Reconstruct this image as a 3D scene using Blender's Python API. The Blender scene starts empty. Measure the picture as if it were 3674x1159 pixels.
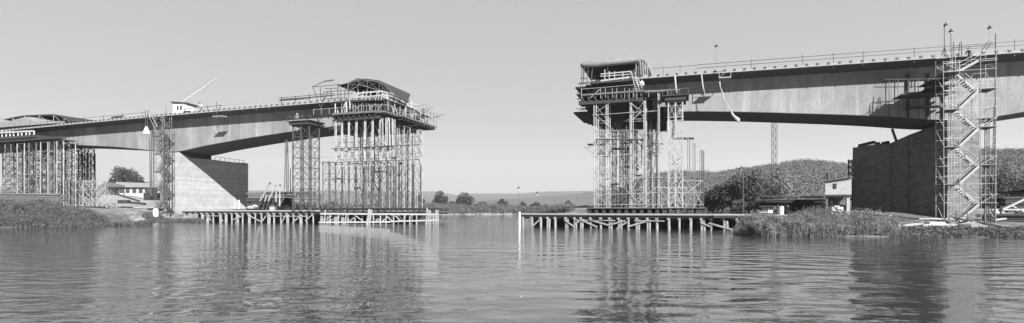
import bpy, math, random
import numpy as np
from mathutils import Vector, Matrix
random.seed(7); rng = np.random.default_rng(7)
C = bpy.context.scene.collection
sc = bpy.context.scene

# ------------------------------------------------------------------ camera
F, HY, CX, CAMZ = 1854.0, 754.0, 1837.0, 2.5     # focal length, horizon row and centre column of the 3674 px photograph
cam = bpy.data.objects.new('camera', bpy.data.cameras.new('camera')); C.objects.link(cam)
cam.location = (0, 0, CAMZ); cam.rotation_euler = (math.pi/2, 0, 0)
cam.data.sensor_width = 36.0; cam.data.lens = 36.0*F/3674.0
cam.data.shift_y = (HY-579.5)/3674.0
cam.data.clip_end = 12000; cam.data.clip_start = 0.5
sc.camera = cam
# ------------------------------------------------------------------ sky, sun, exposure
SUN_TRAVEL = Vector((-0.64, 1.26, -0.77)).normalized()
el = math.asin(-SUN_TRAVEL.z); az = math.atan2(-SUN_TRAVEL.x, -SUN_TRAVEL.y)
w = bpy.data.worlds.new("World"); sc.world = w; w.use_nodes = True
nt = w.node_tree; nt.nodes.clear()
sky = nt.nodes.new('ShaderNodeTexSky'); sky.sky_type = 'NISHITA'; sky.sun_disc = False
sky.sun_elevation = el; sky.sun_rotation = az; sky.dust_density = 1.0; sky.air_density = 1.0
bw = nt.nodes.new('ShaderNodeRGBToBW'); bg = nt.nodes.new('ShaderNodeBackground'); out = nt.nodes.new('ShaderNodeOutputWorld')
nt.links.new(sky.outputs[0], bw.inputs[0]); pw = nt.nodes.new('ShaderNodeMath'); pw.operation = 'POWER'; pw.inputs[1].default_value = 0.15
nt.links.new(bw.outputs[0], pw.inputs[0]); nt.links.new(pw.outputs[0], bg.inputs[0]); nt.links.new(bg.outputs[0], out.inputs[0])
bg.inputs[1].default_value = 0.126
sun = bpy.data.objects.new('sun', bpy.data.lights.new('sun', 'SUN')); C.objects.link(sun)
sun.data.energy = 5.0; sun.data.angle = math.radians(0.5); sun.data.color = (1, 1, 1)
sun.rotation_euler = SUN_TRAVEL.to_track_quat('-Z', 'Y').to_euler(); sun.location = (100, -150, 120)
sc.view_settings.view_transform = 'Standard'; sc.view_settings.look = 'None'
sc.view_settings.gamma = 1; sc.view_settings.use_curve_mapping = False
sc.view_settings.exposure = 1.75

# ------------------------------------------------------------------ plan of the bridge: s along it, t across it (away from us), z up from the water
ANG = math.radians(18.2); CA, SA = math.cos(ANG), math.sin(ANG); Y0 = 87.2
def P(s, t, z): return Vector((CA*s+SA*t, Y0-SA*s+CA*t, z))
def sx(x, t):
    q = (x-CX)/F
    return (q*(Y0+CA*t)-SA*t)/(CA+SA*q)
def zy(x, y, t):
    Y = Y0-SA*sx(x, t)+CA*t
    return CAMZ+(HY-y)/F*Y
def W(x, y, t): return P(sx(x, t), t, zy(x, y, t))
def D(x, y, Y): return Vector(((x-CX)/F*Y, Y, CAMZ+(HY-y)/F*Y))
def G(x, Y, z): return Vector(((x-CX)/F*Y, Y, z))
def zdeck(s): return 22.994-0.0029*s-7.0e-5*s*s
WL = [(-180, 17.6), (-160, 18.6), (-140, 19.0), (-125, 18.9), (-115, 18.5), (-98, 17.3), (-87.3, 16.15), (-82.5, 15.45), (-78.4, 15.4), (-72, 16.35),
      (-60.5, 17.5), (-47.5, 18.5), (-43, 18.7), (-37, 19.0), (-20, 19.3)]
WR = [(5, 18.7), (28.6, 18.0), (37.4, 17.35), (51, 16.1), (57, 15.4), (60.8, 14.8), (65.3, 14.7), (70, 15.5), (82, 17), (110, 18)]
def zweb(s):
    L = WL if s < 0 else WR
    a, b = zip(*L); k = 2.0
    return float(np.mean(np.interp([s-k, s, s+k], a, b)))

# ------------------------------------------------------------------ materials
MATS = {}
def mat(name, base, var=0.25, scale=1.0, rough=0.85, stretch=(1, 1, 1), bump=0.0, kind=None, metal=0.0, detail=6, extra=None):
    if name in MATS: return MATS[name]
    base = base*0.88
    m = bpy.data.materials.new(name); m.use_nodes = True; n = m.node_tree; N = n.nodes
    b = N['Principled BSDF']; b.inputs['Roughness'].default_value = rough; b.inputs['Metallic'].default_value = metal
    tc = N.new('ShaderNodeTexCoord'); mp = N.new('ShaderNodeMapping'); mp.inputs['Scale'].default_value = stretch
    geo = N.new('ShaderNodeNewGeometry')
    n.links.new(geo.outputs['Position'], mp.inputs[0])
    no = N.new('ShaderNodeTexNoise'); no.inputs['Scale'].default_value = scale; no.inputs['Detail'].default_value = detail; no.inputs['Roughness'].default_value = 0.65
    n.links.new(mp.outputs[0], no.inputs[0])
    mr = N.new('ShaderNodeMapRange'); mr.inputs[1].default_value = 0.28; mr.inputs[2].default_value = 0.72
    mr.inputs[3].default_value = base*(1-var); mr.inputs[4].default_value = base*(1+var)
    n.links.new(no.outputs[0], mr.inputs[0]); col = mr.outputs[0]
    if extra: col = extra(n, col, geo)
    n.links.new(col, b.inputs['Base Color'])
    if bump:
        bp = N.new('ShaderNodeBump'); bp.inputs['Strength'].default_value = bump; bp.inputs['Distance'].default_value = 0.1
        n.links.new(no.outputs[0], bp.inputs['Height']); n.links.new(bp.outputs[0], b.inputs['Normal'])
    MATS[name] = m; return m
def mth(n, op, a, b=None, c=None):
    x = n.nodes.new('ShaderNodeMath'); x.operation = op
    for i, v in enumerate((a, b, c)):
        if v is None: continue
        if isinstance(v, (int, float)): x.inputs[i].default_value = v
        else: n.links.new(v, x.inputs[i])
    return x.outputs[0]
def web_extra(n, col, geo):
    sp = n.nodes.new('ShaderNodeSeparateXYZ'); n.links.new(geo.outputs['Position'], sp.inputs[0])
    cell = mth(n, 'FLOOR', mth(n, 'DIVIDE', sp.outputs[0], 4.1))
    wn = n.nodes.new('ShaderNodeTexWhiteNoise'); wn.noise_dimensions = '1D'; n.links.new(cell, wn.inputs['W'])
    f = mth(n, 'ADD', mth(n, 'MULTIPLY', wn.outputs['Value'], 0.22), 0.84)
    col = mth(n, 'MULTIPLY', col, f)
    fr = mth(n, 'FRACT', mth(n, 'DIVIDE', sp.outputs[0], 4.1))                # pour joints
    j = mth(n, 'GREATER_THAN', fr, 0.975); col = mth(n, 'MULTIPLY', col, mth(n, 'SUBTRACT', 1.0, mth(n, 'MULTIPLY', j, 0.16)))
    no = n.nodes.new('ShaderNodeTexNoise'); mp = n.nodes.new('ShaderNodeMapping'); mp.inputs['Scale'].default_value = (0.9, 0.9, 0.05)
    n.links.new(geo.outputs['Position'], mp.inputs[0]); n.links.new(mp.outputs[0], no.inputs[0]); no.inputs['Scale'].default_value = 1.0; no.inputs['Detail'].default_value = 4
    lime = n.nodes.new('ShaderNodeMapRange'); n.links.new(no.outputs[0], lime.inputs[0])
    lime.inputs[1].default_value = 0.62; lime.inputs[2].default_value = 0.75; lime.inputs[3].default_value = 0.0; lime.inputs[4].default_value = 0.07
    fn = n.nodes.new('ShaderNodeTexNoise'); m2 = n.nodes.new('ShaderNodeMapping'); m2.inputs['Scale'].default_value = (3.5, 3.5, 0.25)
    n.links.new(geo.outputs['Position'], m2.inputs[0]); n.links.new(m2.outputs[0], fn.inputs[0]); fn.inputs['Detail'].default_value = 5
    drip = n.nodes.new('ShaderNodeMapRange'); n.links.new(fn.outputs[0], drip.inputs[0]); drip.inputs[1].default_value = 0.3; drip.inputs[2].default_value = 0.6; drip.inputs[3].default_value = 0.72; drip.inputs[4].default_value = 1.08
    return mth(n, 'MULTIPLY', mth(n, 'ADD', col, lime.outputs[0]), drip.outputs[0])
def board_extra(period, dark):
    def f(n, col, geo):
        sp = n.nodes.new('ShaderNodeSeparateXYZ'); n.links.new(geo.outputs['Position'], sp.inputs[0])
        wob = n.nodes.new('ShaderNodeTexNoise'); wob.inputs['Scale'].default_value = 0.25
        n.links.new(geo.outputs['Position'], wob.inputs[0])
        z = mth(n, 'ADD', sp.outputs[2], mth(n, 'MULTIPLY', wob.outputs[0], 0.25))
        k = mth(n, 'DIVIDE', z, period)
        fr = mth(n, 'FRACT', k); wn = n.nodes.new('ShaderNodeTexWhiteNoise'); wn.noise_dimensions = '1D'
        n.links.new(mth(n, 'FLOOR', k), wn.inputs['W'])
        col = mth(n, 'MULTIPLY', col, mth(n, 'ADD', mth(n, 'MULTIPLY', wn.outputs['Value'], 0.2), 0.9))
        br = n.nodes.new('ShaderNodeTexNoise'); br.inputs['Scale'].default_value = 0.9; n.links.new(geo.outputs['Position'], br.inputs[0])
        line = mth(n, 'MULTIPLY', mth(n, 'LESS_THAN', fr, 0.14), mth(n, 'GREATER_THAN', br.outputs[0], 0.42))
        tide = mth(n, 'LESS_THAN', sp.outputs[2], mth(n, 'ADD', mth(n, 'MULTIPLY', br.outputs[0], 1.6), 0.2))
        col = mth(n, 'MULTIPLY', col, mth(n, 'SUBTRACT', 1.0, mth(n, 'MULTIPLY', tide, 0.4)))
        st = n.nodes.new('ShaderNodeTexNoise'); m3 = n.nodes.new('ShaderNodeMapping'); m3.inputs['Scale'].default_value = (1.3, 1.3, 0.12); n.links.new(geo.outputs['Position'], m3.inputs[0]); n.links.new(m3.outputs[0], st.inputs[0])
        s2 = n.nodes.new('ShaderNodeMapRange'); n.links.new(st.outputs[0], s2.inputs[0]); s2.inputs[1].default_value = 0.3; s2.inputs[2].default_value = 0.55; s2.inputs[3].default_value = 0.78; s2.inputs[4].default_value = 1.05
        col = mth(n, 'MULTIPLY', col, s2.outputs[0])
        return mth(n, 'MULTIPLY', col, mth(n, 'SUBTRACT', 1.0, mth(n, 'MULTIPLY', line, dark)))
    return f
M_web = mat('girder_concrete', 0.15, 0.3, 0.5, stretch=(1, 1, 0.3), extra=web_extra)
M_deck_shade = mat('deck_concrete_shade', 0.035, 0.2, 0.7)  # underside shade put into the colour, far darker than the girder concrete
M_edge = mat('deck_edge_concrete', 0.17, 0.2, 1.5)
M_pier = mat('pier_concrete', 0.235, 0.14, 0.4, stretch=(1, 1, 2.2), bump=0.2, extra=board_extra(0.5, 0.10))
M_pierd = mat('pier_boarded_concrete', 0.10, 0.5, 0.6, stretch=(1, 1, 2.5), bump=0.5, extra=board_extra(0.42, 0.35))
M_steel = mat('dark_steel', 0.015, 0.4, 2.0, rough=0.55)
M_tube = mat('galvanised_tube', 0.2, 0.35, 1.2, rough=0.5)
M_tube2 = mat('weathered_tube', 0.075, 0.4, 1.2, rough=0.6)
M_pole = mat('grey_pole', 0.032, 0.3, 1.0, rough=0.8)
M_wood = mat('fresh_timber', 0.22, 0.3, 3.0, stretch=(1, 1, 3))
M_woodm = mat('weathered_timber', 0.065, 0.4, 2.5)
M_woodd = mat('tarred_timber', 0.016, 0.5, 2.5)
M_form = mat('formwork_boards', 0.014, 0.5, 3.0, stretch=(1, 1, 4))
M_pile = mat('pile_timber', 0.16, 0.4, 2.0, stretch=(1, 1, 0.5))
M_tarp = mat('pale_tarpaulin', 0.13, 0.25, 0.8, bump=0.4)
M_felt = mat('roofing_felt', 0.015, 0.4, 1.5)
M_white = mat('white_paint', 0.45, 0.08, 2.0, rough=0.6)
M_stair = mat('stair_boards', 0.21, 0.2, 2.0)
M_cloth = mat('white_cloth', 0.21, 0.12, 4.0)
M_glass = mat('window_glass', 0.04, 0.2, 1.0, rough=0.15)
M_black = mat('black_rubber', 0.02, 0.3, 3.0)
M_stone = mat('rubble_stone', 0.25, 0.4, 2.0)
M_wall = mat('shed_boards', 0.25, 0.2, 1.5, stretch=(1, 1, 5))
M_skin = mat('skin', 0.35, 0.05, 3.0); M_shirt = mat('work_shirt', 0.3, 0.1, 4.0); M_trou = mat('work_trousers', 0.06, 0.2, 4.0); M_hair = mat('dark_hair', 0.03, 0.1, 4.0)
M_bark = mat('bark', 0.07, 0.4, 3.0)
def leafmat(name, base, var, scale=0.8):
    m = mat(name, base, var, scale, rough=0.7)
    return m
M_leaf = leafmat('dark_foliage', 0.026, 0.5); M_leafm = leafmat('mid_foliage', 0.07, 0.6); M_leafl = leafmat('pale_foliage', 0.12, 0.5)
M_reed = leafmat('reed_foliage', 0.045, 0.7, 1.2); M_reedl = leafmat('pale_reed_foliage', 0.09, 0.75, 1.0)
M_forest = mat('forest_canopy', 0.085, 0.2, 0.02)

# ------------------------------------------------------------------ mesh helpers
class MB:
    def __init__(s): s.v = []; s.f = []
    def bar(s, p, q, r, n=4, r2=None):
        p = Vector(p); q = Vector(q); r2 = r if r2 is None else r2; d = q-p
        if d.length < 1e-6: return s
        d.normalize(); up = Vector((0, 0, 1)) if abs(d.z) < 0.9 else Vector((CA, -SA, 0))
        a = d.cross(up).normalized(); b = a.cross(d); i0 = len(s.v); off = math.pi/4 if n == 4 else 0
        for c, rr in ((p, r), (q, r2)):
            for k in range(n):
                an = off+2*math.pi*k/n; s.v.append(c+a*(rr*math.cos(an))+b*(rr*math.sin(an)))
        for k in range(n): s.f.append((i0+k, i0+(k+1) % n, i0+n+(k+1) % n, i0+n+k))
        s.f.append(tuple(i0+k for k in range(n))[::-1]); s.f.append(tuple(i0+n+k for k in range(n))); return s
    def hexa(s, c8):
        i = len(s.v); s.v += [Vector(c) for c in c8]
        for f in ((0, 3, 2, 1), (4, 5, 6, 7), (0, 1, 5, 4), (1, 2, 6, 5), (2, 3, 7, 6), (3, 0, 4, 7)): s.f.append(tuple(i+k for k in f))
        return s
    def st(s, s0, s1, t0, t1, z0, z1):                       # a block squared to the bridge axes
        return s.hexa([P(s0, t0, z0), P(s1, t0, z0), P(s1, t1, z0), P(s0, t1, z0), P(s0, t0, z1), P(s1, t0, z1), P(s1, t1, z1), P(s0, t1, z1)])
    def box(s, c, size, rz=0.0):
        c = Vector(c); x, y, z = (k/2 for k in size); R = Matrix.Rotation(rz, 3, 'Z')
        return s.hexa([c+R@Vector(k) for k in ((-x, -y, -z), (x, -y, -z), (x, y, -z), (-x, y, -z), (-x, -y, z), (x, -y, z), (x, y, z), (-x, y, z))])
    def beam(s, p, q, wd, h):                                # plank or beam: flat width, height
        p = Vector(p); q = Vector(q); d = (q-p).normalized(); a = d.cross(Vector((0, 0, 1)))
        a = Vector((CA, -SA, 0)) if a.length < 1e-3 else a.normalized(); b = a.cross(d)
        a = a*wd/2; b = b*h/2
        return s.hexa([p-a-b, p+a-b, q+a-b, q-a-b, p-a+b, p+a+b, q+a+b, q-a+b])
    def prism(s, pts, vec):
        i = len(s.v); n = len(pts); vec = Vector(vec)
        s.v += [Vector(p) for p in pts]+[Vector(p)+vec for p in pts]
        s.f.append(tuple(range(i, i+n))[::-1]); s.f.append(tuple(range(i+n, i+2*n)))
        for k in range(n): s.f.append((i+k, i+(k+1) % n, i+n+(k+1) % n, i+n+k))
        return s
    def loft(s, rings, cap=True, closed=True):
        i = len(s.v); n = len(rings[0])
        for r in rings: s.v += [Vector(p) for p in r]
        for j in range(len(rings)-1):
            for k in range(n if closed else n-1):
                a = i+j*n+k; b = i+j*n+(k+1) % n; s.f.append((a, b, b+n, a+n))
        if cap and closed: s.f.append(tuple(range(i, i+n))[::-1]); s.f.append(tuple(range(i+(len(rings)-1)*n, i+len(rings)*n)))
        return s
    def lathe(s, c, prof, n=12):
        c = Vector(c)
        return s.loft([[c+Vector((r*math.cos(2*math.pi*k/n), r*math.sin(2*math.pi*k/n), z)) for k in range(n)] for r, z in prof])
def link_mesh(name, v, f, m, loc=(0, 0, 0), parent=None, smooth=False):
    me = bpy.data.meshes.new(name); L = Vector(loc)
    me.from_pydata([tuple(Vector(p)-L) for p in v], [], f); me.validate(); me.update()
    import bmesh
    bm = bmesh.new(); bm.from_mesh(me); bmesh.ops.recalc_face_normals(bm, faces=bm.faces); bm.to_mesh(me); bm.free()
    if m: me.materials.append(m)
    if smooth: me.polygons.foreach_set('use_smooth', [True]*len(me.polygons))
    o = bpy.data.objects.new(name, me); C.objects.link(o)
    if parent: o.parent = parent
    else: o.location = L
    return o
class Thing:
    def __init__(s, name, label, cat, loc, group=None):
        s.o = bpy.data.objects.new(name, None); C.objects.link(s.o); s.o.location = loc; s.loc = Vector(loc)
        s.o['label'] = label; s.o['category'] = cat; s.o.empty_display_size = 0.5
        if group: s.o['group'] = group
    def add(s, name, mb, m, parent=None, smooth=False, label=None):
        o = link_mesh(name, mb.v, mb.f, m, s.loc, parent or s.o, smooth)
        if label: o['label'] = label
        return o
def single(name, mb, m, label, cat, group=None, smooth=False, loc=None):
    loc = loc if loc is not None else Vector(mb.v[0])
    o = link_mesh(name, mb.v, mb.f, m, loc, None, smooth); o['label'] = label; o['category'] = cat
    if group: o['group'] = group
    return o
def np_mesh(name, V, Q, m, smooth=False, mats=None, mi=None):
    me = bpy.data.meshes.new(name); V = np.asarray(V, dtype=np.float32); Q = np.asarray(Q, dtype=np.int32); k = Q.shape[1]
    me.vertices.add(len(V)); me.vertices.foreach_set('co', V.ravel())
    me.loops.add(Q.size); me.loops.foreach_set('vertex_index', Q.ravel())
    me.polygons.add(len(Q)); me.polygons.foreach_set('loop_start', np.arange(0, Q.size, k, dtype=np.int32)); me.polygons.foreach_set('loop_total', np.full(len(Q), k, dtype=np.int32))
    if smooth: me.polygons.foreach_set('use_smooth', np.ones(len(Q), dtype=bool))
    me.update(calc_edges=True)
    if m: me.materials.append(m)
    return me
def obj_np(name, V, Q, m, smooth=False, kind=None, loc=None, parent=None):
    V = np.asarray(V)
    if loc is not None: V = V-np.array(loc)
    me = np_mesh(name, V, Q, m, smooth); o = bpy.data.objects.new(name, me); C.objects.link(o)
    if parent: o.parent = parent
    elif loc is not None: o.location = loc
    if kind: o['kind'] = kind
    return o

# ------------------------------------------------------------------ ground and water
WATER = np.array([(-400, 52), (-110, 68), (-73, 73.5), (-62, 75.5), (-60.5, 78), (-66, 86), (-76, 98), (-77, 106), (-73, 111), (-68, 115), (-58, 120), (-50, 126),
                  (-46, 160), (-44, 230), (-44, 272), (-20, 284), (0, 287), (18, 282), (32, 240), (48, 150), (43, 98), (34, 76), (27, 62), (23, 53.5), (28, 49.5), (35, 48.4),
                  (40.5, 49), (46, 47), (70, 44), (120, 36), (400, 20), (400, -90), (-400, -90)], float)
def signed(X, Y):
    pts = WATER; d = np.full(X.shape, 1e9); inside = np.zeros(X.shape, bool)
    for i in range(len(pts)):
        a = pts[i]; b = pts[(i+1) % len(pts)]; e = b-a
        u = np.clip(((X-a[0])*e[0]+(Y-a[1])*e[1])/(e@e), 0, 1)
        d = np.minimum(d, np.hypot(X-a[0]-u*e[0], Y-a[1]-u*e[1]))
        c = ((a[1] > Y) != (b[1] > Y)) & (X < (b[0]-a[0])*(Y-a[1])/(b[1]-a[1]+1e-12)+a[0])
        inside ^= c
    return np.where(inside, -d, d)
def sstep(x, a, b): u = np.clip((x-a)/(b-a), 0, 1); return u*u*(3-2*u)
def vnoise(X, Y, s, seed=0):
    X = X/s+seed*17.3; Y = Y/s+seed*5.1; xi = np.floor(X); yi = np.floor(Y); fx = X-xi; fy = Y-yi; fx = fx*fx*(3-2*fx); fy = fy*fy*(3-2*fy)
    h = lambda a, b: np.modf(np.abs(np.sin(a*127.1+b*311.7+seed)*43758.5453))[0]
    return (h(xi, yi)*(1-fx)+h(xi+1, yi)*fx)*(1-fy)+(h(xi, yi+1)*(1-fx)+h(xi+1, yi+1)*fx)*fy
def ground_z(X, Y):
    X = np.asarray(X, float); Y = np.asarray(Y, float)
    d = signed(X, Y)+(vnoise(X, Y, 3.0)-0.5)*0.9
    left = sstep(-X, -10, 20)
    H = left*(3.0-0.9*sstep(-Y, -100, -80)*sstep(-X, 50, 60))+(1-left)*(0.55+2.2*sstep(Y, 58, 88))
    L = left*3.6+(1-left)*4.0
    z = np.where(d > 0, H*(1-np.exp(-np.maximum(d, 0)/L)), np.maximum(d*0.35, -2.5))
    z = z+np.where(d > 0, (vnoise(X, Y, 1.7, 3)-0.5)*0.3*sstep(d, 0, 2)+(vnoise(X, Y, 9, 5)-0.5)*0.35*sstep(d, 1, 6), 0)
    z = z+sstep(Y, 200, 1500)*10
    return z
ax = np.concatenate([-np.geomspace(6000, 122, 26), np.linspace(-120, 110, 330), np.geomspace(112, 6000, 26)])
ay = np.concatenate([np.linspace(-90, 40, 10), np.linspace(42, 150, 190), np.linspace(151.5, 320, 70), np.geomspace(325, 7000, 30)])
GX, GY = np.meshgrid(ax, ay); GZ = ground_z(GX, GY)
def grid_faces(nx, ny):
    i = np.arange(nx*ny).reshape(ny, nx); return np.stack([i[:-1, :-1].ravel(), i[:-1, 1:].ravel(), i[1:, 1:].ravel(), i[1:, :-1].ravel()], 1)
def ground_extra(n, col, geo):
    no = n.nodes.new('ShaderNodeTexNoise'); no.inputs['Scale'].default_value = 0.16; no.inputs['Detail'].default_value = 8; no.inputs['Roughness'].default_value = 0.7
    n.links.new(geo.outputs['Position'], no.inputs[0])
    r = n.nodes.new('ShaderNodeMapRange'); r.inputs[1].default_value = 0.46; r.inputs[2].default_value = 0.56; r.inputs[3].default_value = 1.0; r.inputs[4].default_value = 0.42
    n.links.new(no.outputs[0], r.inputs[0]); return mth(n, 'MULTIPLY', col, r.outputs[0])
M_ground = mat('sandy_ground', 0.155, 0.35, 1.3, bump=0.5, extra=ground_extra)
obj_np('ground', np.stack([GX, GY, GZ], -1).reshape(-1, 3), grid_faces(len(ax), len(ay)), M_ground, True, 'structure')

m = bpy.data.materials.new('river_water'); m.use_nodes = True; n = m.node_tree; N = n.nodes; b = N['Principled BSDF']
b.inputs['Base Color'].default_value = (0.03, 0.03, 0.03, 1); b.inputs['Roughness'].default_value = 0.02; b.inputs['IOR'].default_value = 3.0
geo = N.new('ShaderNodeNewGeometry')
def wn(scale, stretch, detail, rot=0.0):
    mp = N.new('ShaderNodeMapping'); mp.inputs['Scale'].default_value = stretch; mp.inputs['Rotation'].default_value = (0, 0, rot)
    no = N.new('ShaderNodeTexNoise'); no.inputs['Scale'].default_value = scale; no.inputs['Detail'].default_value = detail; no.inputs['Roughness'].default_value = 0.5
    n.links.new(geo.outputs['Position'], mp.inputs[0]); n.links.new(mp.outputs[0], no.inputs[0]); return no.outputs[0]
big = wn(0.7, (0.65, 1.0, 1), 1, 0.15); mid = wn(1.9, (0.65, 1.15, 1), 1, -0.2); small = wn(6.0, (0.6, 1.1, 1), 2, 0.3)
patch = wn(0.035, (0.7, 1, 1), 3)
pm = N.new('ShaderNodeMapRange'); pm.inputs[1].default_value = 0.4; pm.inputs[2].default_value = 0.65; pm.inputs[3].default_value = 0.15; pm.inputs[4].default_value = 1.0
n.links.new(patch, pm.inputs[0])
patch2 = wn(0.05, (0.5, 1, 1), 2, 0.4); pm2 = N.new('ShaderNodeMapRange'); pm2.inputs[1].default_value = 0.4; pm2.inputs[2].default_value = 0.62; pm2.inputs[3].default_value = 0.35; pm2.inputs[4].default_value = 1.0; n.links.new(patch2, pm2.inputs[0])
spx = N.new('ShaderNodeSeparateXYZ'); n.links.new(geo.outputs['Position'], spx.inputs[0])
cx_ = N.new('ShaderNodeMapRange'); cx_.inputs[1].default_value = -1.0; cx_.inputs[2].default_value = 6.0; n.links.new(mth(n, 'ADD', spx.outputs[0], mth(n, 'MULTIPLY', mid, 4.0)), cx_.inputs[0])
cy_ = N.new('ShaderNodeMapRange'); cy_.inputs[1].default_value = 48.0; cy_.inputs[2].default_value = 26.0; n.links.new(spx.outputs[1], cy_.inputs[0])
lee = mth(n, 'MULTIPLY', cx_.outputs[0], cy_.outputs[0])                   # calmer water in the lee of the right bank: long smooth swell, few ripples
rip = mth(n, 'SUBTRACT', 1.0, mth(n, 'MULTIPLY', lee, 0.6)); swell = wn(1.1, (0.5, 1.0, 1), 0, 0.35)
h = mth(n, 'ADD', mth(n, 'MULTIPLY', mth(n, 'MULTIPLY', big, mth(n, 'SUBTRACT', 1.0, mth(n, 'MULTIPLY', lee, 0.55))), 0.10), mth(n, 'MULTIPLY', rip, mth(n, 'ADD', mth(n, 'MULTIPLY', mth(n, 'MULTIPLY', mid, pm2.outputs[0]), 0.07), mth(n, 'MULTIPLY', mth(n, 'MULTIPLY', small, pm.outputs[0]), 0.028))))
h = mth(n, 'ADD', h, mth(n, 'MULTIPLY', mth(n, 'MULTIPLY', swell, lee), 0.075))
bp = N.new('ShaderNodeBump'); bp.inputs['Strength'].default_value = 1.0; bp.inputs['Distance'].default_value = 1.0
n.links.new(h, bp.inputs['Height']); n.links.new(bp.outputs[0], b.inputs['Normal'])
wx = np.array([-400, -150, -50, 0, 50, 150, 400.]); wy = np.array([-90, 0, 30, 60, 120, 200, 300.])
A_, B_ = np.meshgrid(wx, wy)
obj_np('river_water', np.stack([A_, B_, A_*0], -1).reshape(-1, 3), grid_faces(7, 7), m, False, 'structure')

# ------------------------------------------------------------------ foliage
def cards(cent, size, tilt=None, aspect=1.0):
    n = len(cent); a = rng.normal(size=(n, 3)); a /= np.linalg.norm(a, axis=1)[:, None]
    if tilt is not None: a[:, 2] = a[:, 2]*0.3+tilt; a /= np.linalg.norm(a, axis=1)[:, None]
    r = rng.normal(size=(n, 3)); b = np.cross(a, r); b /= np.linalg.norm(b, axis=1)[:, None]
    s = np.asarray(size).reshape(-1, 1)*np.ones((n, 1)); a = a*s*aspect; b = b*s
    V = np.stack([cent-a*0.5, cent+b*0.5, cent+a*0.5, cent-b*0.5], 1).reshape(-1, 3)
    return V, np.arange(4*n).reshape(n, 4)
def crown_points(n, r, h, clumps, hole=0.0):
    cs = []
    for k in range(clumps):
        v = rng.normal(size=3); v /= np.linalg.norm(v); rr = rng.uniform(0.35, 0.85)
        cs.append((v*np.array([r, r, h/2])*rr, rng.uniform(0.22, 0.42)*min(r, h/2)))
    cs += [(np.zeros(3), min(r, h/2)*0.75)]*max(2, clumps//6); out = []
    for k in range(n):
        c, cr = cs[rng.integers(len(cs))]; v = rng.normal(size=3); v /= np.linalg.norm(v)
        out.append(c+v*cr*(0.55+0.5*rng.random()))
    return np.array(out)
def make_tree(name, label, cat, base, height, r, leaf, n=1600, ls=0.4, clumps=18, low=0.2, group=None):
    base = Vector(base); t = Thing(name, label, cat, base, group)
    ch = height*(1-low); pts = crown_points(n, r, ch, clumps)+np.array([0, 0, height*low+ch/2])
    V, Q = cards(pts, rng.uniform(0.6, 1.3, len(pts))*ls)
    obj_np('crown', V, Q, leaf, parent=t.o)
    tr = MB(); b0 = base-Vector((0, 0, 0.4)); top = base+Vector((0, 0, height*0.6)); tr.bar(b0, top, height*0.03, 8, height*0.012)
    for k in range(7):
        a = random.uniform(0, 6.28); z0 = height*random.uniform(0.2, 0.5)
        tr.bar(base+Vector((0, 0, z0)), base+Vector((math.cos(a)*r*0.65, math.sin(a)*r*0.65, z0+height*0.3)), height*0.012, 5, height*0.004)
    t.add('trunk', tr, M_bark); return t
def copy_tree(t, label, base, scale, rz, group=None):
    r = t.o.copy(); C.objects.link(r); r.location = base; r.scale = scale; r.rotation_euler = (0, 0, rz); r['label'] = label
    if group: r['group'] = group
    for ch in list(t.o.children):
        c = ch.copy(); C.objects.link(c); c.parent = r
    return r
def gz(p): return float(ground_z(np.array([p[0]]), np.array([p[1]]))[0])
def gpt(x, Y): v = G(x, Y, 0); v.z = gz(v); return v

# blades and leafy stems growing from patches of bank
def thicket(name, label, poly_pts, n, hmin, hmax, leaf, kindname=None, blade=0.09, leafy=10, lsize=0.16, asp=4.5):
    # poly_pts: list of (X, Y, weight radius)
    P0 = []
    while len(P0) < n:
        c = poly_pts[rng.integers(len(poly_pts))]; a = rng.random()*6.283; r = math.sqrt(rng.random())*c[2]
        P0.append((c[0]+math.cos(a)*r, c[1]+math.sin(a)*r, c[3]))
    P0 = np.array(P0); z = np.maximum(ground_z(P0[:, 0], P0[:, 1]), -0.15)
    nn = vnoise(P0[:, 0], P0[:, 1], 1.6, 9)*0.6+vnoise(P0[:, 0], P0[:, 1], 0.6, 2)*0.4
    H = (hmin+(hmax-hmin)*nn)*P0[:, 2]*rng.uniform(0.7, 1.1, n)
    base = np.stack([P0[:, 0], P0[:, 1], z-0.05], 1); lean = rng.normal(size=(n, 2))*0.16
    tip = base+np.stack([lean[:, 0]*H, lean[:, 1]*H, H], 1)
    a = rng.random(n)*3.14; wv = np.stack([np.cos(a), np.sin(a), a*0], 1)*blade*0.25
    mid = (base+tip)/2+np.stack([lean[:, 0]*H*-0.15, lean[:, 1]*H*-0.15, H*0.05], 1)
    V = np.stack([base-wv, base+wv, mid+wv, mid-wv, mid-wv, mid+wv, tip+wv*0.2, tip-wv*0.2], 1).reshape(-1, 3)
    Q = np.arange(8*n).reshape(-1, 4)
    u = rng.uniform(0.25, 1.05, (n, leafy, 1)); cen = (base[:, None]*(1-u)+tip[:, None]*u)+rng.normal(size=(n, leafy, 3))*0.1
    V2, Q2 = cards(cen.reshape(-1, 3), rng.uniform(0.5, 1.4, n*leafy)*lsize, 0.9 if asp > 2 else None, asp)
    o = obj_np(name, np.concatenate([V, V2]), np.concatenate([Q, Q2+len(V)]), leaf, kind='stuff'); o['label'] = label; return o
pl = []
for x in range(-120, 372, 12):
    Yn = 74.5+1.5*max(0, min(1, x/370)) if x < 200 else 75.5+1.0*(x-200)/170
    q = 1.0 if x < 150 else max(0.42, 1.0-(x-150)/370)
    for dy in (0.2, 2.0, 4.0, 6.5): 
        g = G(x-dy*1.5 if x > 250 else x, Yn+dy, 0); pl.append((g.x, g.y, 1.5, q*(0.75 if dy < 1 else 1)))
thicket('reed_bed', 'tall leafy willow and reed thicket on the left river bank', pl, 15000, 0.8, 2.6, M_reed, leafy=30, lsize=0.055)
pl = []
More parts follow.
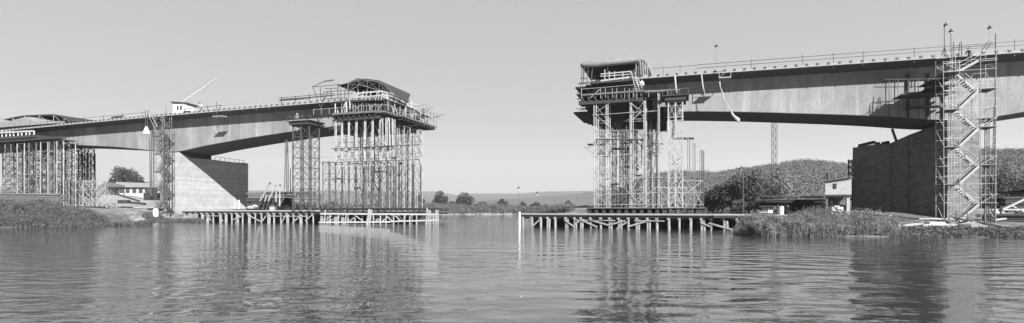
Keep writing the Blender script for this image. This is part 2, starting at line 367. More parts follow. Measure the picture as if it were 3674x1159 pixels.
for x in range(2665, 3190, 9):
    q = min(1, (x-2640)/60)*(1.0 if x < 3130 else 0.8)
    for dy in (0.4, 1.8, 3.2, 5.0):
        g = G(x, 49.6+0.0*x+dy+(max(0, 2760-x)*0.03), 0); pl.append((g.x, g.y, 0.9, q*(0.8 if dy < 1 else 1)))
thicket('willow_scrub', 'pale shrubs and tall reeds in front of the right plank deck', pl, 13000, 0.6, 2.45, M_reedl, leafy=30, lsize=0.037)
pl = [(G(x, Y, 0).x, Y, 0.9, 0.45) for x, Y in [(430, 79), (450, 79.5), (475, 80), (500, 80), (515, 80)]]
thicket('reed_tuft', 'small reed tuft standing in the shallow water near the left bank', pl, 800, 1.2, 2.2, M_reed, leafy=16, lsize=0.08)
pl = [(G(x, Y, 0).x, Y, 1.4, 0.45) for x, Y in [(x, 106-0.0*x) for x in range(545, 720, 9)]]+[(G(x, 109, 0).x, 109, 1.4, 0.45) for x in range(540, 760, 10)]
thicket('bank_grass', 'low grass fringe along the foot of the left bank', pl, 3500, 1.0, 2.2, M_reed, leafy=14, lsize=0.09)
pl = [(G(x, Y, 0).x, Y, 1.0, 0.3) for x in range(3180, 3900, 10) for Y in (48.8, 50.5, 53)]+[(G(x, 47.5, 0).x, 47.5, 0.8, 0.35) for x in range(3580, 3900, 10)]
thicket('bank_grass', 'short rough grass at the foot of the right bank below the pier', pl, 3800, 0.3, 1.6, M_reed, leafy=8, lsize=0.05)
# scrub along the far shore and behind the trestles
pl = []
for X in np.arange(-52, 30, 2.2):
    Yb = float(np.interp(X, [-52, -44, -20, 0, 18, 30], [268, 275, 287, 290, 285, 262])); 
    for dy in (0, 3, 7): pl.append((X, Yb+dy, 3.0, 0.5+0.7*float(vnoise(np.array([X]), np.array([dy*1.0]), 7.0, 4)[0])))
thicket('shore_scrub', 'low grey scrub lining the far shore of the river', pl, 6000, 1.6, 4.6, M_leafm, leafy=18, lsize=0.32, asp=1.5)
pl = [(-47+random.uniform(-10, 0), Y, 3.5, 0.6) for Y in range(135, 270, 4)]
thicket('shore_scrub', 'low scrub behind the left scaffold on the river edge', pl, 2200, 1.2, 4, M_leafm, leafy=16, lsize=0.25, asp=1.4)
pl = [(float(np.interp(Y, [75, 98, 150, 240], [37, 46, 51, 36]))+random.uniform(0, 8), Y, 3.5, 0.6) for Y in range(80, 250, 4)]
thicket('shore_scrub', 'low scrub on the right shore behind the scaffold', pl, 2600, 1.0, 3.4, M_leafm, leafy=18, lsize=0.2, asp=1.4)

t1 = make_tree('broadleaf_tree', 'large round dark tree behind the low shed left of the first pier', 'tree', gpt(455, 215), 19.5, 8.0, M_leaf, 5500, 0.55, 26, 0.05, 'trees on the left bank')
copy_tree(t1, 'lower dark tree right of the round one behind the shed', gpt(508, 225), (0.72, 0.72, 0.68), 2.1, 'trees on the left bank')
b1 = make_tree('round_bush', 'large round dark bush beyond the end of the left timber jetty', 'bush', gpt(1580, 292), 10.0, 5.6, M_leaf, 4500, 0.5, 22, 0.0, 'bushes on the far shore')
for lab, x, Y, k in [('broad dark bush on the far shore, second from the left jetty', 1664, 292, (1.15, 1, 0.92)), ('dark bush half hidden by the end of the left jetty', 1505, 290, (0.7, 0.8, 0.75)),
                     ('mid sized bush in the middle of the far shore', 1800, 300, (0.8, 0.8, 0.6)), ('small bush on the far shore beside the white mooring post', 1874, 300, (0.45, 0.5, 0.45)),
                     ('flat bush on the far shore right of the white post', 1925, 300, (0.85, 0.7, 0.4)), ('small round bush far behind the right jetty', 2040, 290, (0.55, 0.6, 0.5)),
                     ('low bush between the two large far shore bushes', 1622, 296, (0.5, 0.5, 0.45)), ('low wide bush right of the second large far shore bush', 1730, 300, (1.0, 0.6, 0.42)),
                     ('smallest bush of the far shore behind the first jetty lamp', 1960, 297, (0.4, 0.5, 0.3))]:
    copy_tree(b1, lab, gpt(x, Y), k, random.uniform(0, 6), 'bushes on the far shore')
d1 = make_tree('dense_tree', 'dark dense tree left of the pale one behind the log stack', 'tree', gpt(2680, 118), 9.6, 4.8, M_leaf, 5200, 0.34, 30, 0.02, 'trees behind the log stack')
copy_tree(d1, 'dark tree at the left edge of the clump behind the log stack', gpt(2590, 122), (1.0, 1.0, 0.8), 1.3, 'trees behind the log stack')
copy_tree(d1, 'low dark shrubby tree touching the right scaffold foot', gpt(2540, 128), (0.7, 0.7, 0.55), 3.3, 'trees behind the log stack')
copy_tree(d1, 'dark tree behind the curved lamp pole', gpt(2740, 124), (0.9, 0.9, 0.82), 4.4, 'trees behind the log stack')
p1 = make_tree('pale_tree', 'pale leafy tree behind the middle of the log stack', 'tree', gpt(2800, 135), 11.6, 4.2, M_leafl, 3000, 0.36, 26, 0.05, 'pale trees behind the log stack')
copy_tree(p1, 'smaller pale tree right of the tall pale one', gpt(2856, 138), (0.75, 0.75, 0.82), 2.2, 'pale trees behind the log stack')
copy_tree(p1, 'low pale shrub left of the hut on stilts', gpt(2925, 140), (0.8, 0.8, 0.42), 5.2, 'pale trees behind the log stack')
copy_tree(d1, 'rounded tree above the lumber yard right of the second pier', gpt(3585, 150), (0.8, 0.8, 1.3), 1.0, 'trees behind the lumber yard')
copy_tree(d1, 'dark tree at the right edge above the lumber yard', gpt(3680, 160), (1.2, 1.0, 1.1), 2.0, 'trees behind the lumber yard')
for i, (x, Y, k) in enumerate([(920, 420, .5), (1010, 440, .55), (1035, 400, .7), (1190, 420, .6), (250, 260, .8), (300, 270, .7)]):
    copy_tree(t1, ['low tree on the field edge right of the left pier', 'second low tree on the field edge behind the leaning logs', 'low tree behind the free standing poles', 'low tree far behind the left scaffold',
                   'tree far behind the left lumber scaffold', 'lower tree beside the far one behind the left lumber scaffold'][i], gpt(x, Y), (k*1.6, k, k*0.55 if i < 4 else k), i*1.1, 'field trees on the left')

# ------------------------------------------------------------------ hills
def hill(name, xs, ridge, Yf, Yr, Yb, matl, base_z=4, bump=3.0, ny=40, dx=6):
    X = np.arange(xs[0], xs[1], dx); qs = (X-CX)/F
    ry = np.interp(X, [r[0] for r in ridge], [r[1] for r in ridge])
    rows = []
    vs = np.concatenate([np.linspace(0, 1, ny), np.linspace(1.1, 2, 8)])
    for v in vs:
        Yv = Yf+(Yr-Yf)*v if v <= 1 else Yr+(Yb-Yr)*(v-1)
        Hr = (HY-ry)/F*Yr+CAMZ
        prof = (sstep(np.array(v), 0, 1)*0.75+v*0.25) if v <= 1 else 1-0.8*(v-1)
        XX = qs*Yv; z = base_z+(Hr-base_z)*prof*(1+0.10*(vnoise(XX, XX*0+Yv, (Yr-Yf)*0.35, 3)-0.5)*(1 if v < .95 else 0.2))+bump*(vnoise(XX, XX*0+Yv, 7, 1)-0.5)
        rows.append(np.stack([XX, np.full_like(XX, Yv), z], -1))
    V = np.stack(rows, 0)
    return obj_np(name, V.reshape(-1, 3), grid_faces(len(X), len(vs)), matl, True, 'structure'), V
M_field = mat('distant_fields', 0.075, 0.35, 0.01, stretch=(1, 2, 1))
hill('distant_ridge', (-2200, 5200), [(-2200, 655), (0, 672), (420, 664), (900, 684), (1200, 684), (1500, 687), (1580, 689), (1640, 702), (1700, 695), (1850, 696), (1950, 689), (2140, 687), (2300, 672), (2800, 668), (5200, 650)],
     1300, 2600, 4200, M_field, 14, 3, 30, 14)
hill('far_hill', (1500, 5200), [(1500, 735), (1700, 724), (1900, 712), (2060, 700), (2200, 680), (2400, 660), (2600, 640), (5200, 600)], 620, 1150, 2000, M_field, 8, 3, 30, 10)
hill_o, HV = hill('wooded_hill', (2130, 5200), [(2130, 752), (2170, 728), (2220, 700), (2270, 672), (2330, 642), (2430, 627), (2560, 630), (2640, 618), (2740, 606), (2830, 594), (2880, 588), (2905, 585), (2940, 589), (3000, 600), (3060, 606), (3200, 600), (3400, 572), (3530, 553), (3674, 545), (3900, 540), (5200, 560)],
     240, 470, 700, M_forest, 5, 3, 50, 10)
# wood on the hill: crowns of many trees as one mass
def forest(name, label, V, n, rmin, rmax, m):
    ny, nx = V.shape[:2]; j = rng.random(n)**0.8*(ny-12); i = rng.random(n)*(nx-2); ji = j.astype(int); ii = i.astype(int)
    fi = (i-ii)[:, None]; c = V[ji, ii]*(1-fi)+V[ji, ii+1]*fi; r = rng.uniform(rmin, rmax, n)
    per = 48; d = rng.normal(size=(n, per, 3)); d /= np.linalg.norm(d, axis=2)[:, :, None]; d[:, :, 2] = np.abs(d[:, :, 2])*rng.uniform(0.8, 1.5, (n, 1))
    cen = c[:, None]+d*r[:, None, None]*rng.uniform(0.75, 1.1, (n, per, 1))
    V2, Q2 = cards(cen.reshape(-1, 3), rng.uniform(0.7, 1.5, n*per)*0.6)
    VV = V2.reshape(-1, 4, 3); FF = Q2.reshape(-1, 1, 4)
    o = obj_np(name, VV.reshape(-1, 3), FF.reshape(-1, 4), m, False, 'stuff'); o['label'] = label
    return o
sub = HV[:, 2:180]
forest('hill_forest', 'dense woodland covering the hillside behind the right bank', sub, 10000, 1.4, 3.6, M_forest)

# ------------------------------------------------------------------ the bridge halves
def girder(label, s0, s1, tower_gap, ns=90):
    base = P((s0+s1)/2, 7, 15); t = Thing('concrete_bridge', label, 'bridge', base)
    S = np.linspace(s0, s1, ns); sl = MB(); bx = MB(); ed = MB()
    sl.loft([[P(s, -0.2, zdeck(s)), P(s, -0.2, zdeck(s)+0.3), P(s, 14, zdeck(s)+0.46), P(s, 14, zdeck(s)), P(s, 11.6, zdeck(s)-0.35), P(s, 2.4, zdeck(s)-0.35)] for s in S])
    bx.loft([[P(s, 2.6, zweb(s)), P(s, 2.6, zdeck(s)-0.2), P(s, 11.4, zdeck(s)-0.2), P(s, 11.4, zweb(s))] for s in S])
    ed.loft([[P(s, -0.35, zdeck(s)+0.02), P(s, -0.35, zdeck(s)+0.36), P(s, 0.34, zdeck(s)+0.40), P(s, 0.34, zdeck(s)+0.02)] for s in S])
    sf = MB(); sf.loft([[P(s, 2.58, zweb(s)-0.08), P(s, 2.58, zweb(s)), P(s, 11.42, zweb(s)), P(s, 11.42, zweb(s)-0.08)] for s in S]); t.add('soffit_shade_sheet', sf, M_deck_shade)  # thin sheet added below the box, its shade painted in as dark colour
    t.add('deck_slab', sl, M_deck_shade); t.add('box_girder', bx, M_web); t.add('deck_edge', ed, M_edge)
    s = max(s0, -139)+1
    while s < min(s1, 72):
        an = MB(); an.st(s, s+0.3, -0.42, 0.1, zdeck(s)+0.22, zdeck(s)+0.48); s += 1.35
        t.add('anchor_block', an, M_steel)
    return t
bl = girder('left half of the unfinished concrete girder bridge on its pale pier', -178, -25.5, 0, 110)
br = girder('right half of the unfinished concrete girder bridge above the dark pier', 13.2, 100, 0, 80)
def railing(t, xs, ya, yb, tt, posts, r=0.035, m=M_steel, name='guard_rail'):
    g = MB()
    (x0, x1) = xs
    s0, s1 = sx(x0, tt), sx(x1, tt)
    for h in (ya, yb):
        if h is None: continue
        k = 12
        for i in range(k):
            a = s0+(s1-s0)*i/k; b_ = s0+(s1-s0)*(i+1)/k
            g.bar(P(a, tt, zdeck(a)+h), P(b_, tt, zdeck(b_)+h), r)
    for px in posts:
        s = sx(px, tt); g.bar(P(s, tt, zdeck(s)-0.3), P(s, tt, zdeck(s)+ya+0.25), r)
    t.add(name, g, m)
railing(br, (2500, 3674+200), 1.55, 1.05, -0.12, [2695, 2880, 2990, 3097, 3280, 3640, 3800], 0.05)
railing(br, (2342, 2500), 1.5, None, -0.12, [2380, 2440], 0.04)
railing(bl, (150, 520), 1.25, None, -0.12, [170, 230, 300, 370, 440, 510], 0.04)
railing(bl, (655, 800), 1.25, None, -0.12, [664, 700, 745, 790], 0.05)
railing(bl, (800, 1010), 1.2, None, -0.12, [825, 872, 920, 965], 0.03, M_tube)
railing(bl, (1000, 1200), 1.7, 1.25, -0.12, [1010, 1060, 1110, 1160], 0.06)

# ------------------------------------------------------------------ piers
t = Thing('bridge_pier', 'pale concrete pier of the left bridge half crossed by a diagonal shadow', 'pier', P(-80.5, 12, 0))
b = MB(); sA, sB = -82.6, -78.3
b.prism([P(sB, 2.6, -1), P(sB, 21.8, -1), P(sB, 21.8, 14.35), P(sB, 21.2, 14.55), P(sB, 17, 14.35), P(sB, 11, 14.45), P(sB, 5.6, 14.35), P(sB, 3.4, 15.0), P(sB, 2.6, 15.3)], P(sA, 0, 0)-P(sB, 0, 0))
t.add('shaft', b, M_pier)
b = MB(); b.st(sA+0.5, sB-0.35, 3.6, 11.2, 14.2, 15.9); t.add('bearing_block', b, M_form)
b = MB()
for k in range(7):
    tt = 12+k*1.4; b.bar(P(sB-0.1, tt, 14.3), P(sB-0.1, tt, 15.2), 0.05)
b.bar(P(sB-0.1, 12, 15.25), P(sB-0.1, 20.6, 15.1), 0.05); b.bar(P(sB-0.1, 7, 15.3), P(sB-0.1, 10.5, 14.6), 0.08)
t.add('guard_rail', b, M_steel)
b = MB(); b.bar(P(sB+0.1, 17.4, 2.6), P(sB+0.1, 17.4, 14.3), 0.035); b.bar(P(sB+0.35, 18.6, 2.6), P(sB+0.35, 18.6, 5.3), 0.16, 8)
t.add('down_pipe', b, M_white)
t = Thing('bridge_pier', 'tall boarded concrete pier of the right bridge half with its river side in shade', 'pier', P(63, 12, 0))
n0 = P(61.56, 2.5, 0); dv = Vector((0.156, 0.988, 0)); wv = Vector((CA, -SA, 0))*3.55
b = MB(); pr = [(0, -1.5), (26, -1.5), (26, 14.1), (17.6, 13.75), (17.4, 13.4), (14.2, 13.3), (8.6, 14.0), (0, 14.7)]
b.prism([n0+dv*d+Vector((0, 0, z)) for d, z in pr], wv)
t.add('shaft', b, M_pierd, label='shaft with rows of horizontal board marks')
b = MB(); b.st(61.9, 64.6, 3.2, 11.3, 14.0, 15.6); t.add('bearing_block', b, M_form)
for d in (8.7, 13.3):
    b = MB(); b.beam(n0+dv*d+Vector((-0.06, 0, 0)), n0+dv*d+Vector((-0.06, 0, 13.2)), 0.05, 0.05)
    t.add('joint_strip', b, M_form)
b = MB()
for d, zz, ln in ((22, 14.3, 5), (16, 13.7, 1.6), (18.5, 13.9, .8)): b.beam(n0+dv*(d-ln/2)+Vector((.5, 0, zz)), n0+dv*(d+ln/2)+Vector((.5, 0, zz)), 0.5, 0.45)
t.add('formwork_beam', b, M_form)

# ------------------------------------------------------------------ scaffold towers
def frame_tower(name, label, cat, s0, s1, t0, t1, z0, z1, bays, leg=0.07, br_=0.035, ml=M_tube, mb_=M_tube2, group=None, double=False, lower=None, xb=True):
    T = Thing(name, label, cat, P((s0+s1)/2, (t0+t1)/2, z0), group)
    for s in (s0, s1):
        for tt in (t0, t1):
            g = MB(); offs = (-0.14, 0.14) if double else (0,)
            for o in offs: g.bar(P(s+o, tt, z0 if lower is None else lower), P(s+o+random.uniform(-.04, .04), tt, z1), leg, 6)
            T.add('leg', g, ml)
            if lower is not None:
                g = MB(); g.bar(P(s, tt, z0), P(s+random.uniform(-.06, .06), tt, lower+0.3), leg*1.7, 6); T.add('leg', g, M_pole, label='dark grey lower leg')
    g = MB(); hb = (z1-z0)/bays
    for k in range(bays+1):
        z = z0+hb*k; e = random.uniform(0.1, 0.5)
        for tt in (t0, t1): g.bar(P(s0-e, tt, z), P(s1+e, tt, z), br_)
        for s in (s0, s1): g.bar(P(s, t0-0.1, z), P(s, t1+0.1, z), br_)
        if k < bays:
            for tt in (t0, t1):
                if xb or random.random() < .5: g.bar(P(s0, tt, z), P(s1, tt, z+hb), br_)
                if xb or random.random() < .6: g.bar(P(s1, tt, z), P(s0, tt, z+hb), br_)
            g.bar(P(s0, t0, z), P(s0, t1, z+hb), br_); g.bar(P(s1, t1, z), P(s1, t0, z+hb), br_)
    T.add('bracing', g, mb_)
    return T
LG = 'scaffold towers under the left bridge end'
ztop = lambda s: zweb(s)-0.6
# left: front row, then two rows behind it
cols = [(1204, 1227), (1252, 1279), (1310, 1337), (1365, 1392)]
ords = ['leftmost', 'second from left', 'third from left', 'rightmost']
for r, (ta, tb, lab) in enumerate([(-1.2, 0.9, 'front row'), (4.6, 6.8, 'middle row'), (9.6, 11.8, 'rear row')]):
    for i, (xa, xb) in enumerate(cols):
        sa, sb = sx(xa, -1.2), sx(xb, -1.2)
        zt = 19.2 if r == 0 else 18.6
        frame_tower('scaffold_tower', '%s tall scaffold tower in the %s under the left bridge end' % (ords[i], lab), 'scaffold tower', sa, sb, ta, tb, 2.9, zt, 6, 0.085 if r == 0 else .07, 0.028, group=LG,
                    ml=M_tube, mb_=M_tube2, lower=(10.5 if r == 0 else None), xb=(r == 0 and i in (0, 3)), double=(r == 0))
def tx(x, s):
    q = (x-CX)/F; return (CA*s-q*(Y0-SA*s))/(q*CA-SA)
for i, (xa, xb) in enumerate([(1417, 1448), (1469, 1496)]):
    frame_tower('scaffold_tower', ['scaffold tower under the river end of the left half, nearer one', 'scaffold tower under the river end of the left half, farthest one'][i], 'scaffold tower',
                -26.3, -24.4, tx(xa, -25.3), tx(xb, -25.3), 2.9, 19.0, 7, 0.085, 0.035, group=LG, lower=11.5, ml=M_tube)
frame_tower('scaffold_tower', 'short scaffold tower at the left foot of the big left scaffold', 'scaffold tower', sx(1158, -1.2), sx(1180, -1.2), -1.2, 0.9, 2.9, 11.7, 4, .08, .03, group=LG, ml=M_pole)
# left scaffold: long lifts (horizontal walkways)
for z, a, b_, lab in ((11.4, 1150, 1505, 'long grey plank walkway crossing the left scaffold halfway up'), (14.0, 1190, 1505, 'upper plank walkway crossing the left scaffold'), (8.2, 1158, 1380, 'lower plank walkway crossing the left scaffold')):
    T = Thing('scaffold_walkway', lab, 'walkway', P(-32, -1.6, z), 'walkways of the left scaffold'); g = MB(); g.beam(P(sx(a, -1.6), -1.6, z), P(sx(b_, -1.6), -1.6, z), 0.6, 0.07)
    T.add('plank', g, M_woodm); g = MB(); g.bar(P(sx(a, -1.9), -1.9, z+1), P(sx(b_, -1.9), -1.9, z+1), 0.03); T.add('handrail', g, M_tube2)
# hanging props under the platform edge
for i, x in enumerate([1373, 1384, 1397, 1407]):
    g = MB(); g.bar(W(x, 425, -1.9), W(x+1, 527, -1.9), 0.09, 6)
    single('timber_prop', g, M_wood, ['leftmost of four pale props hanging under the left platform corner', 'second of four pale props hanging under the left platform corner', 'third of four pale props hanging under the left platform corner', 'rightmost of four pale props hanging under the left platform corner'][i], 'prop', 'props under the left platform corner')
g = MB(); g.beam(W(1362, 527, -1.9), W(1412, 524, -1.9), 0.5, 0.2); single('hanging_beam', g, M_woodd, 'dark beam at the foot of the four hanging props', 'beam')

# right: front row of big paired columns, rows behind
RG = 'scaffold towers under the right bridge end'
colsR = [(2135, 2178), (2263, 2313)]
names = ['leftmost', 'second from left']
for r, (ta, tb, lab) in enumerate([(-1.6, 0.6, 'front row'), (4.0, 6.0, 'middle row'), (8.6, 10.6, 'rear row')]):
    for i, (xa, xb) in enumerate(colsR):
        sa, sb = sx(xa, -1.6), sx(xb, -1.6)
        frame_tower('scaffold_tower', '%s scaffold tower in the %s under the right bridge end' % (names[i], lab), 'scaffold tower', sa, sb, ta, tb, 2.9, 19.2 if r == 0 else 18.0, 6 if r == 0 else 8,
                    0.075 if r == 0 else 0.06, 0.035 if r == 0 else .03, group=RG, double=(r < 2), ml=M_tube if r < 2 else M_tube2, mb_=M_tube if r == 0 else M_tube2, xb=False)
for r, (ta, tb, lab) in enumerate([(3.0, 5.0, 'second row'), (7.4, 9.2, 'third row'), (11.6, 13.2, 'last row')]):
    frame_tower('scaffold_tower', 'narrow scaffold tower between the column pairs in the %s, right side' % lab, 'scaffold tower', sx(2215, 0), sx(2240, 0), ta, tb, 2.9, 18.0, 9, .06, .03, group=RG, ml=M_tube2, mb_=M_steel, xb=False)
    if r < 2: frame_tower('scaffold_tower', 'narrow scaffold tower right of the column pairs in the %s, right side' % lab, 'scaffold tower', sx(2330, 0), sx(2352, 0), ta, tb, 2.9, 17.6, 9, .06, .03, group=RG, ml=M_tube, mb_=M_tube2, xb=False)
g0 = Thing('scaffold_mast', 'slender double pole mast between the right scaffold and its support tower', 'mast', P(sx(2363, -1.6), -1.6, 2.9)); g = MB()
for dx_ in (0, 5): g.bar(W(2361+dx_, 743, -1.6), W(2361+dx_, 325, -1.6), 0.06, 6)
g0.add('pole', g, M_tube); g = MB()
for y in range(350, 740, 26): g.bar(W(2361, y, -1.6), W(2366, y+10, -1.6), 0.04)
g0.add('lacing', g, M_tube2)
# low scaffold at the right foot
g0 = Thing('side_scaffold', 'lower scaffold wing with slanting top right of the right support tower', 'scaffold', P(sx(2493, -1), -1, 2.9))
for x, y in ((2474, 500), (2493, 514), (2518, 538), (2524, 540)):
    g = MB(); g.bar(W(x, 745, -1.5), W(x+1, y, -1.5), 0.075, 6); g0.add('post', g, M_tube2 if x < 2500 else M_pole)
    g = MB(); g.bar(W(x-7, 745, 1.5), W(x-6, y, 1.5), 0.06, 6); g0.add('post', g, M_tube2)
g = MB()
for a in ((2452, 485, 2526, 543), (2454, 700, 2524, 645), (2454, 640, 2524, 735), (2397, 648, 2524, 648), (2397, 690, 2524, 692), (2400, 735, 2524, 735), (2474, 560, 2524, 600), (2400, 600, 2450, 560), (2397, 560, 2450, 610)):
    g.bar(W(a[0], a[1], -1.6), W(a[2], a[3], -1.6), 0.05)
g0.add('bracing', g, M_tube)
# lift platforms in the right scaffold
for (a, b_, y, tt, lab) in ((2110, 2182, 519, 2.5, 'dark plank staging on the left side of the right scaffold'), (2195, 2262, 534, 4, 'dark plank staging inside the right scaffold'), (2413, 2490, 497, 1.5, 'dark plank staging right of the right support tower'),
                            (2140, 2310, 500, -1.9, 'pale plank staging across the front of the right scaffold')):
    g = MB(); g.beam(W(a, y, tt), W(b_, y, tt), 0.9, 0.22 if tt > 0 else .1); single('plank_staging', g, M_woodd if tt > 0 else M_woodm, lab, 'staging', 'stagings of the right scaffold')
g = MB(); g.bar(W(2096, 528, 0), W(2200, 524, 0), .03); g.bar(W(2096, 528, 0), W(2130, 552, 0), .03); single('outrigger_pole', g, M_woodm, 'thin outrigger pole sticking out left of the right scaffold', 'pole')
# long diagonal and horizontal ledger tubes across the right front
T = Thing('ledger_frame', 'long pale horizontal and diagonal tubes tying the right scaffold front together', 'scaffold', P(sx(2225, -1.8), -1.8, 2.9)); g = MB()
for a in ((2125, 413, 2315, 400), (2129, 410, 2186, 372), (2137, 410, 2205, 470), (2258, 368, 2300, 395), (2263, 434, 2306, 398), (2130, 560, 2300, 552), (2130, 640, 2380, 636), (2130, 700, 2380, 690), (2200, 636, 2300, 735), (2280, 735, 2380, 650),
          (2315, 480, 2397, 470), (2320, 400, 2365, 397), (2320, 545, 2390, 500), (2130, 470, 2310, 465), (2130, 735, 2390, 733)):
    g.bar(W(a[0], a[1], -1.85), W(a[2], a[3], -1.85), 0.045)
T.add('ledger', g, M_tube)

# support towers with heavy cap beams
def support_tower(label, xa, xb, t0, t1, z0, ztop_, bays, ml, mb_):
    s0, s1 = sx(xa, t0), sx(xb, t0); sm = (s0+s1)/2
    T = Thing('support_tower', label, 'tower', P(sm, (t0+t1)/2, z0), 'steel lattice support towers')
    for s in (s0, sm, s1):
        for tt in (t0, t1):
            g = MB(); g.bar(P(s, tt, z0), P(s, tt, ztop_-0.6), 0.13, 4); T.add('leg', g, ml)
    g = MB(); hb = (ztop_-0.8-z0)/bays
    for k in range(bays+1):
        z = z0+hb*k
        for tt in (t0, t1):
            g.bar(P(s0-.2, tt, z), P(s1+.2, tt, z), 0.07)
            if k < bays:
                for a, c in ((s0, sm), (sm, s1)):
                    g.bar(P(a, tt, z), P(c, tt, z+hb), 0.045); g.bar(P(c, tt, z), P(a, tt, z+hb), 0.045)
        for s in (s0, s1):
            g.bar(P(s, t0, z), P(s, t1, z), 0.06)
            if k < bays: g.bar(P(s, t0, z), P(s, t1, z+hb), 0.04)
    T.add('bracing', g, mb_)
    g = MB(); g.st(s0-0.5, s1+0.5, t0-0.5, t1+0.5, ztop_-0.6, ztop_); g.st(s0-0.9, s1+0.9, t0-0.8, t1+.8, ztop_+.005, ztop_+0.12); T.add('cap_beam', g, M_form)
    g = MB(); g.bar(P(s0-.8, t0-.7, ztop_+1), P(s1+.8, t0-.7, ztop_+1), .03)
    for k in range(4): s = s0-.8+(s1-s0+1.6)*k/3; g.bar(P(s, t0-.7, ztop_+.1), P(s, t0-.7, ztop_+1.05), .03)
    T.add('guard_rail', g, M_tube2); return T
support_tower('dark steel lattice support tower standing alone between the left pier and scaffold', 1051, 1110, -1.4, 1.4, 2.6, zy(1080, 437, -1.4), 8, M_pole, M_pole)
support_tower('pale steel support tower just right of the right scaffold', 2398, 2449, -2.0, 1.0, 2.9, zy(2420, 347, -2.0), 7, M_tube, M_tube)
g = MB(); s0 = sx(2398, -2); s1 = sx(2449, -2)
for z in (3, 5.5, 8): pass

# ------------------------------------------------------------------ free standing poles by the towers (dark)
def pole_set(pts, labs, name='timber_pole', cat='pole', group=None, m=M_pole, r=0.1):
    for (x0, y0, x1, y1, tt), lab in zip(pts, labs):
        g = MB(); mid = (W(x0, y0, tt)+W(x1, y1, tt))/2+Vector((random.uniform(-.08, .08), 0, 0))
        g.bar(W(x0, y0, tt), mid, r, 6, r*.9); g.bar(mid, W(x1, y1, tt), r*.9, 6, r*.75)
        single(name, g, m, lab, cat, group)
pole_set([(1021, 680, 1024, 503, 4), (1029, 684, 1029, 500, 4), (1034, 695, 1032, 506, 4), (1043, 690, 1042, 604, 4), (1130, 752, 1130, 555, -1.5)],
         ['leftmost thin dark pole left of the lone support tower', 'second thin dark pole left of the lone support tower', 'third thin dark pole left of the lone support tower', 'short dark pole close beside the lone support tower', 'dark pole standing alone just right of the lone support tower'], group='poles beside the lone support tower', r=.1)
pole_set([(540, 700, 537, 497, -2.8), (545, 705, 544, 480, -2.8), (553, 708, 551, 485, -2.8), (589, 728, 588, 470, -2.8), (600, 744, 602, 452, -2.8)],
         ['leftmost dark pole on the left side of the left stair tower', 'second dark pole on the left side of the left stair tower', 'third dark pole on the left side of the left stair tower', 'dark pole on the right side of the left stair tower', 'tallest dark pole at the right edge of the left stair tower'], group='dark poles around the left stair tower', r=.11)

# ------------------------------------------------------------------ left tip: formwork, platforms, roof
T = Thing('formwork_platform', 'dark working platform wrapped around the river end of the left half', 'platform', P(-32, 4, 19))
g = MB(); g.st(sx(1192, -2.2), -25.2, -2.3, 2.4, 20.1, 20.45); g.st(-25.4, -22.4, 2.45, 16.5, 20.0, 20.35); g.st(-25.2, -23.2, -2.2, 2.4, 20.0, 20.35); T.add('plank_deck', g, M_woodm)
g = MB(); s = sx(1196, -2)
while s < -24.5:
    g.beam(P(s, -2.0, 19.8), P(s, 2.5, 19.8), 0.3, 0.5); s += 1.1
g.st(sx(1210, -1.6), -24.5, -1.7, -1.2, 19.1, 19.6); g.st(sx(1200, -1.6), -24.5, 1.0, 1.5, 19.1, 19.6)
for k in range(13): g.beam(P(-25.4, 3+k*1.1, 19.75), P(-22.6, 3+k*1.1, 19.75), 0.25, 0.45)
T.add('joist', g, M_form)
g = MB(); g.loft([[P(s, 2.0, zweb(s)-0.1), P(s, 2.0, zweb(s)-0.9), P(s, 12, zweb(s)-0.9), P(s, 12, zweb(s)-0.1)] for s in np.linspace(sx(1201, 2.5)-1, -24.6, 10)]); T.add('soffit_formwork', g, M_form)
g = MB(); g.st(-25.45, -24.4, 1.0, 13, 19.2, 22.85); g.st(sx(1222, 0), -24.6, -1.1, 0.0, 22.55, 22.95); T.add('side_formwork', g, M_form)
g = MB()
for x in np.linspace(1225, 1366, 15): 
    a = random.uniform(-4, 4); g.bar(W(x, 405, -2.1), W(x+a, 372, -0.9), 0.035); 
for x0, x1 in ((1228, 1262), (1262, 1300), (1320, 1345), (1345, 1372)): g.bar(W(x0, 405, -1.4), W(x1, 372, -1.4), 0.05); g.bar(W(x1, 405, -1.4), W(x0, 372, -1.4), 0.03)
T.add('strut', g, M_tube)
g = MB()
for (a, b_) in (((-38.5), -24.4),): g.bar(P(a, -2.25, 21.4), P(b_, -2.25, 21.4), 0.04)
for k in range(9): s = -38.5+k*1.75; g.bar(P(s, -2.25, 20.4), P(s, -2.25, 21.5), 0.04)
for k in range(10): tt = -2.2+k*2.0; g.bar(P(-22.5, tt, 20.3), P(-22.5+random.uniform(-.1, .1), tt, 21.6+random.uniform(0, .5)), 0.06)
g.bar(P(-22.5, -2.2, 21.3), P(-22.5, 16.4, 21.4), .04); g.bar(P(-24.4, -2.25, 21.3), P(-22.5, -2.2, 21.3), .04)
T.add('guard_rail', g, M_tube)
g = MB()
random.seed(11)
for k in range(26):
    tt = 1+k*0.55; a = random.uniform(-.7, .7); s_ = random.uniform(-25, -22.6); g.beam(P(s_, tt, 20.35), P(s_+random.uniform(-.8, .8), tt+a, 21.6+random.uniform(-.5, 1.2)), 0.16, 0.06)
for k in range(9):
    tt = 3+k*1.3; g.beam(P(-24.9+random.uniform(0, 1.2), tt, 20.5+random.random()*1.5), P(-23.6+random.uniform(0, 1.2), tt+2, 20.6+random.random()*1.6), 0.2, 0.06)
T.add('form_board', g, M_wood)
for a_ in ((-25.1, -23.4, 6, 9, 21.9, 22.05), (-25.1, -23.4, 9.5, 12, 21.5, 21.65), (-25.3, -23, 2, 5.6, 22.4, 22.6)): g = MB(); g.st(*a_); T.add('staging', g, M_woodm)
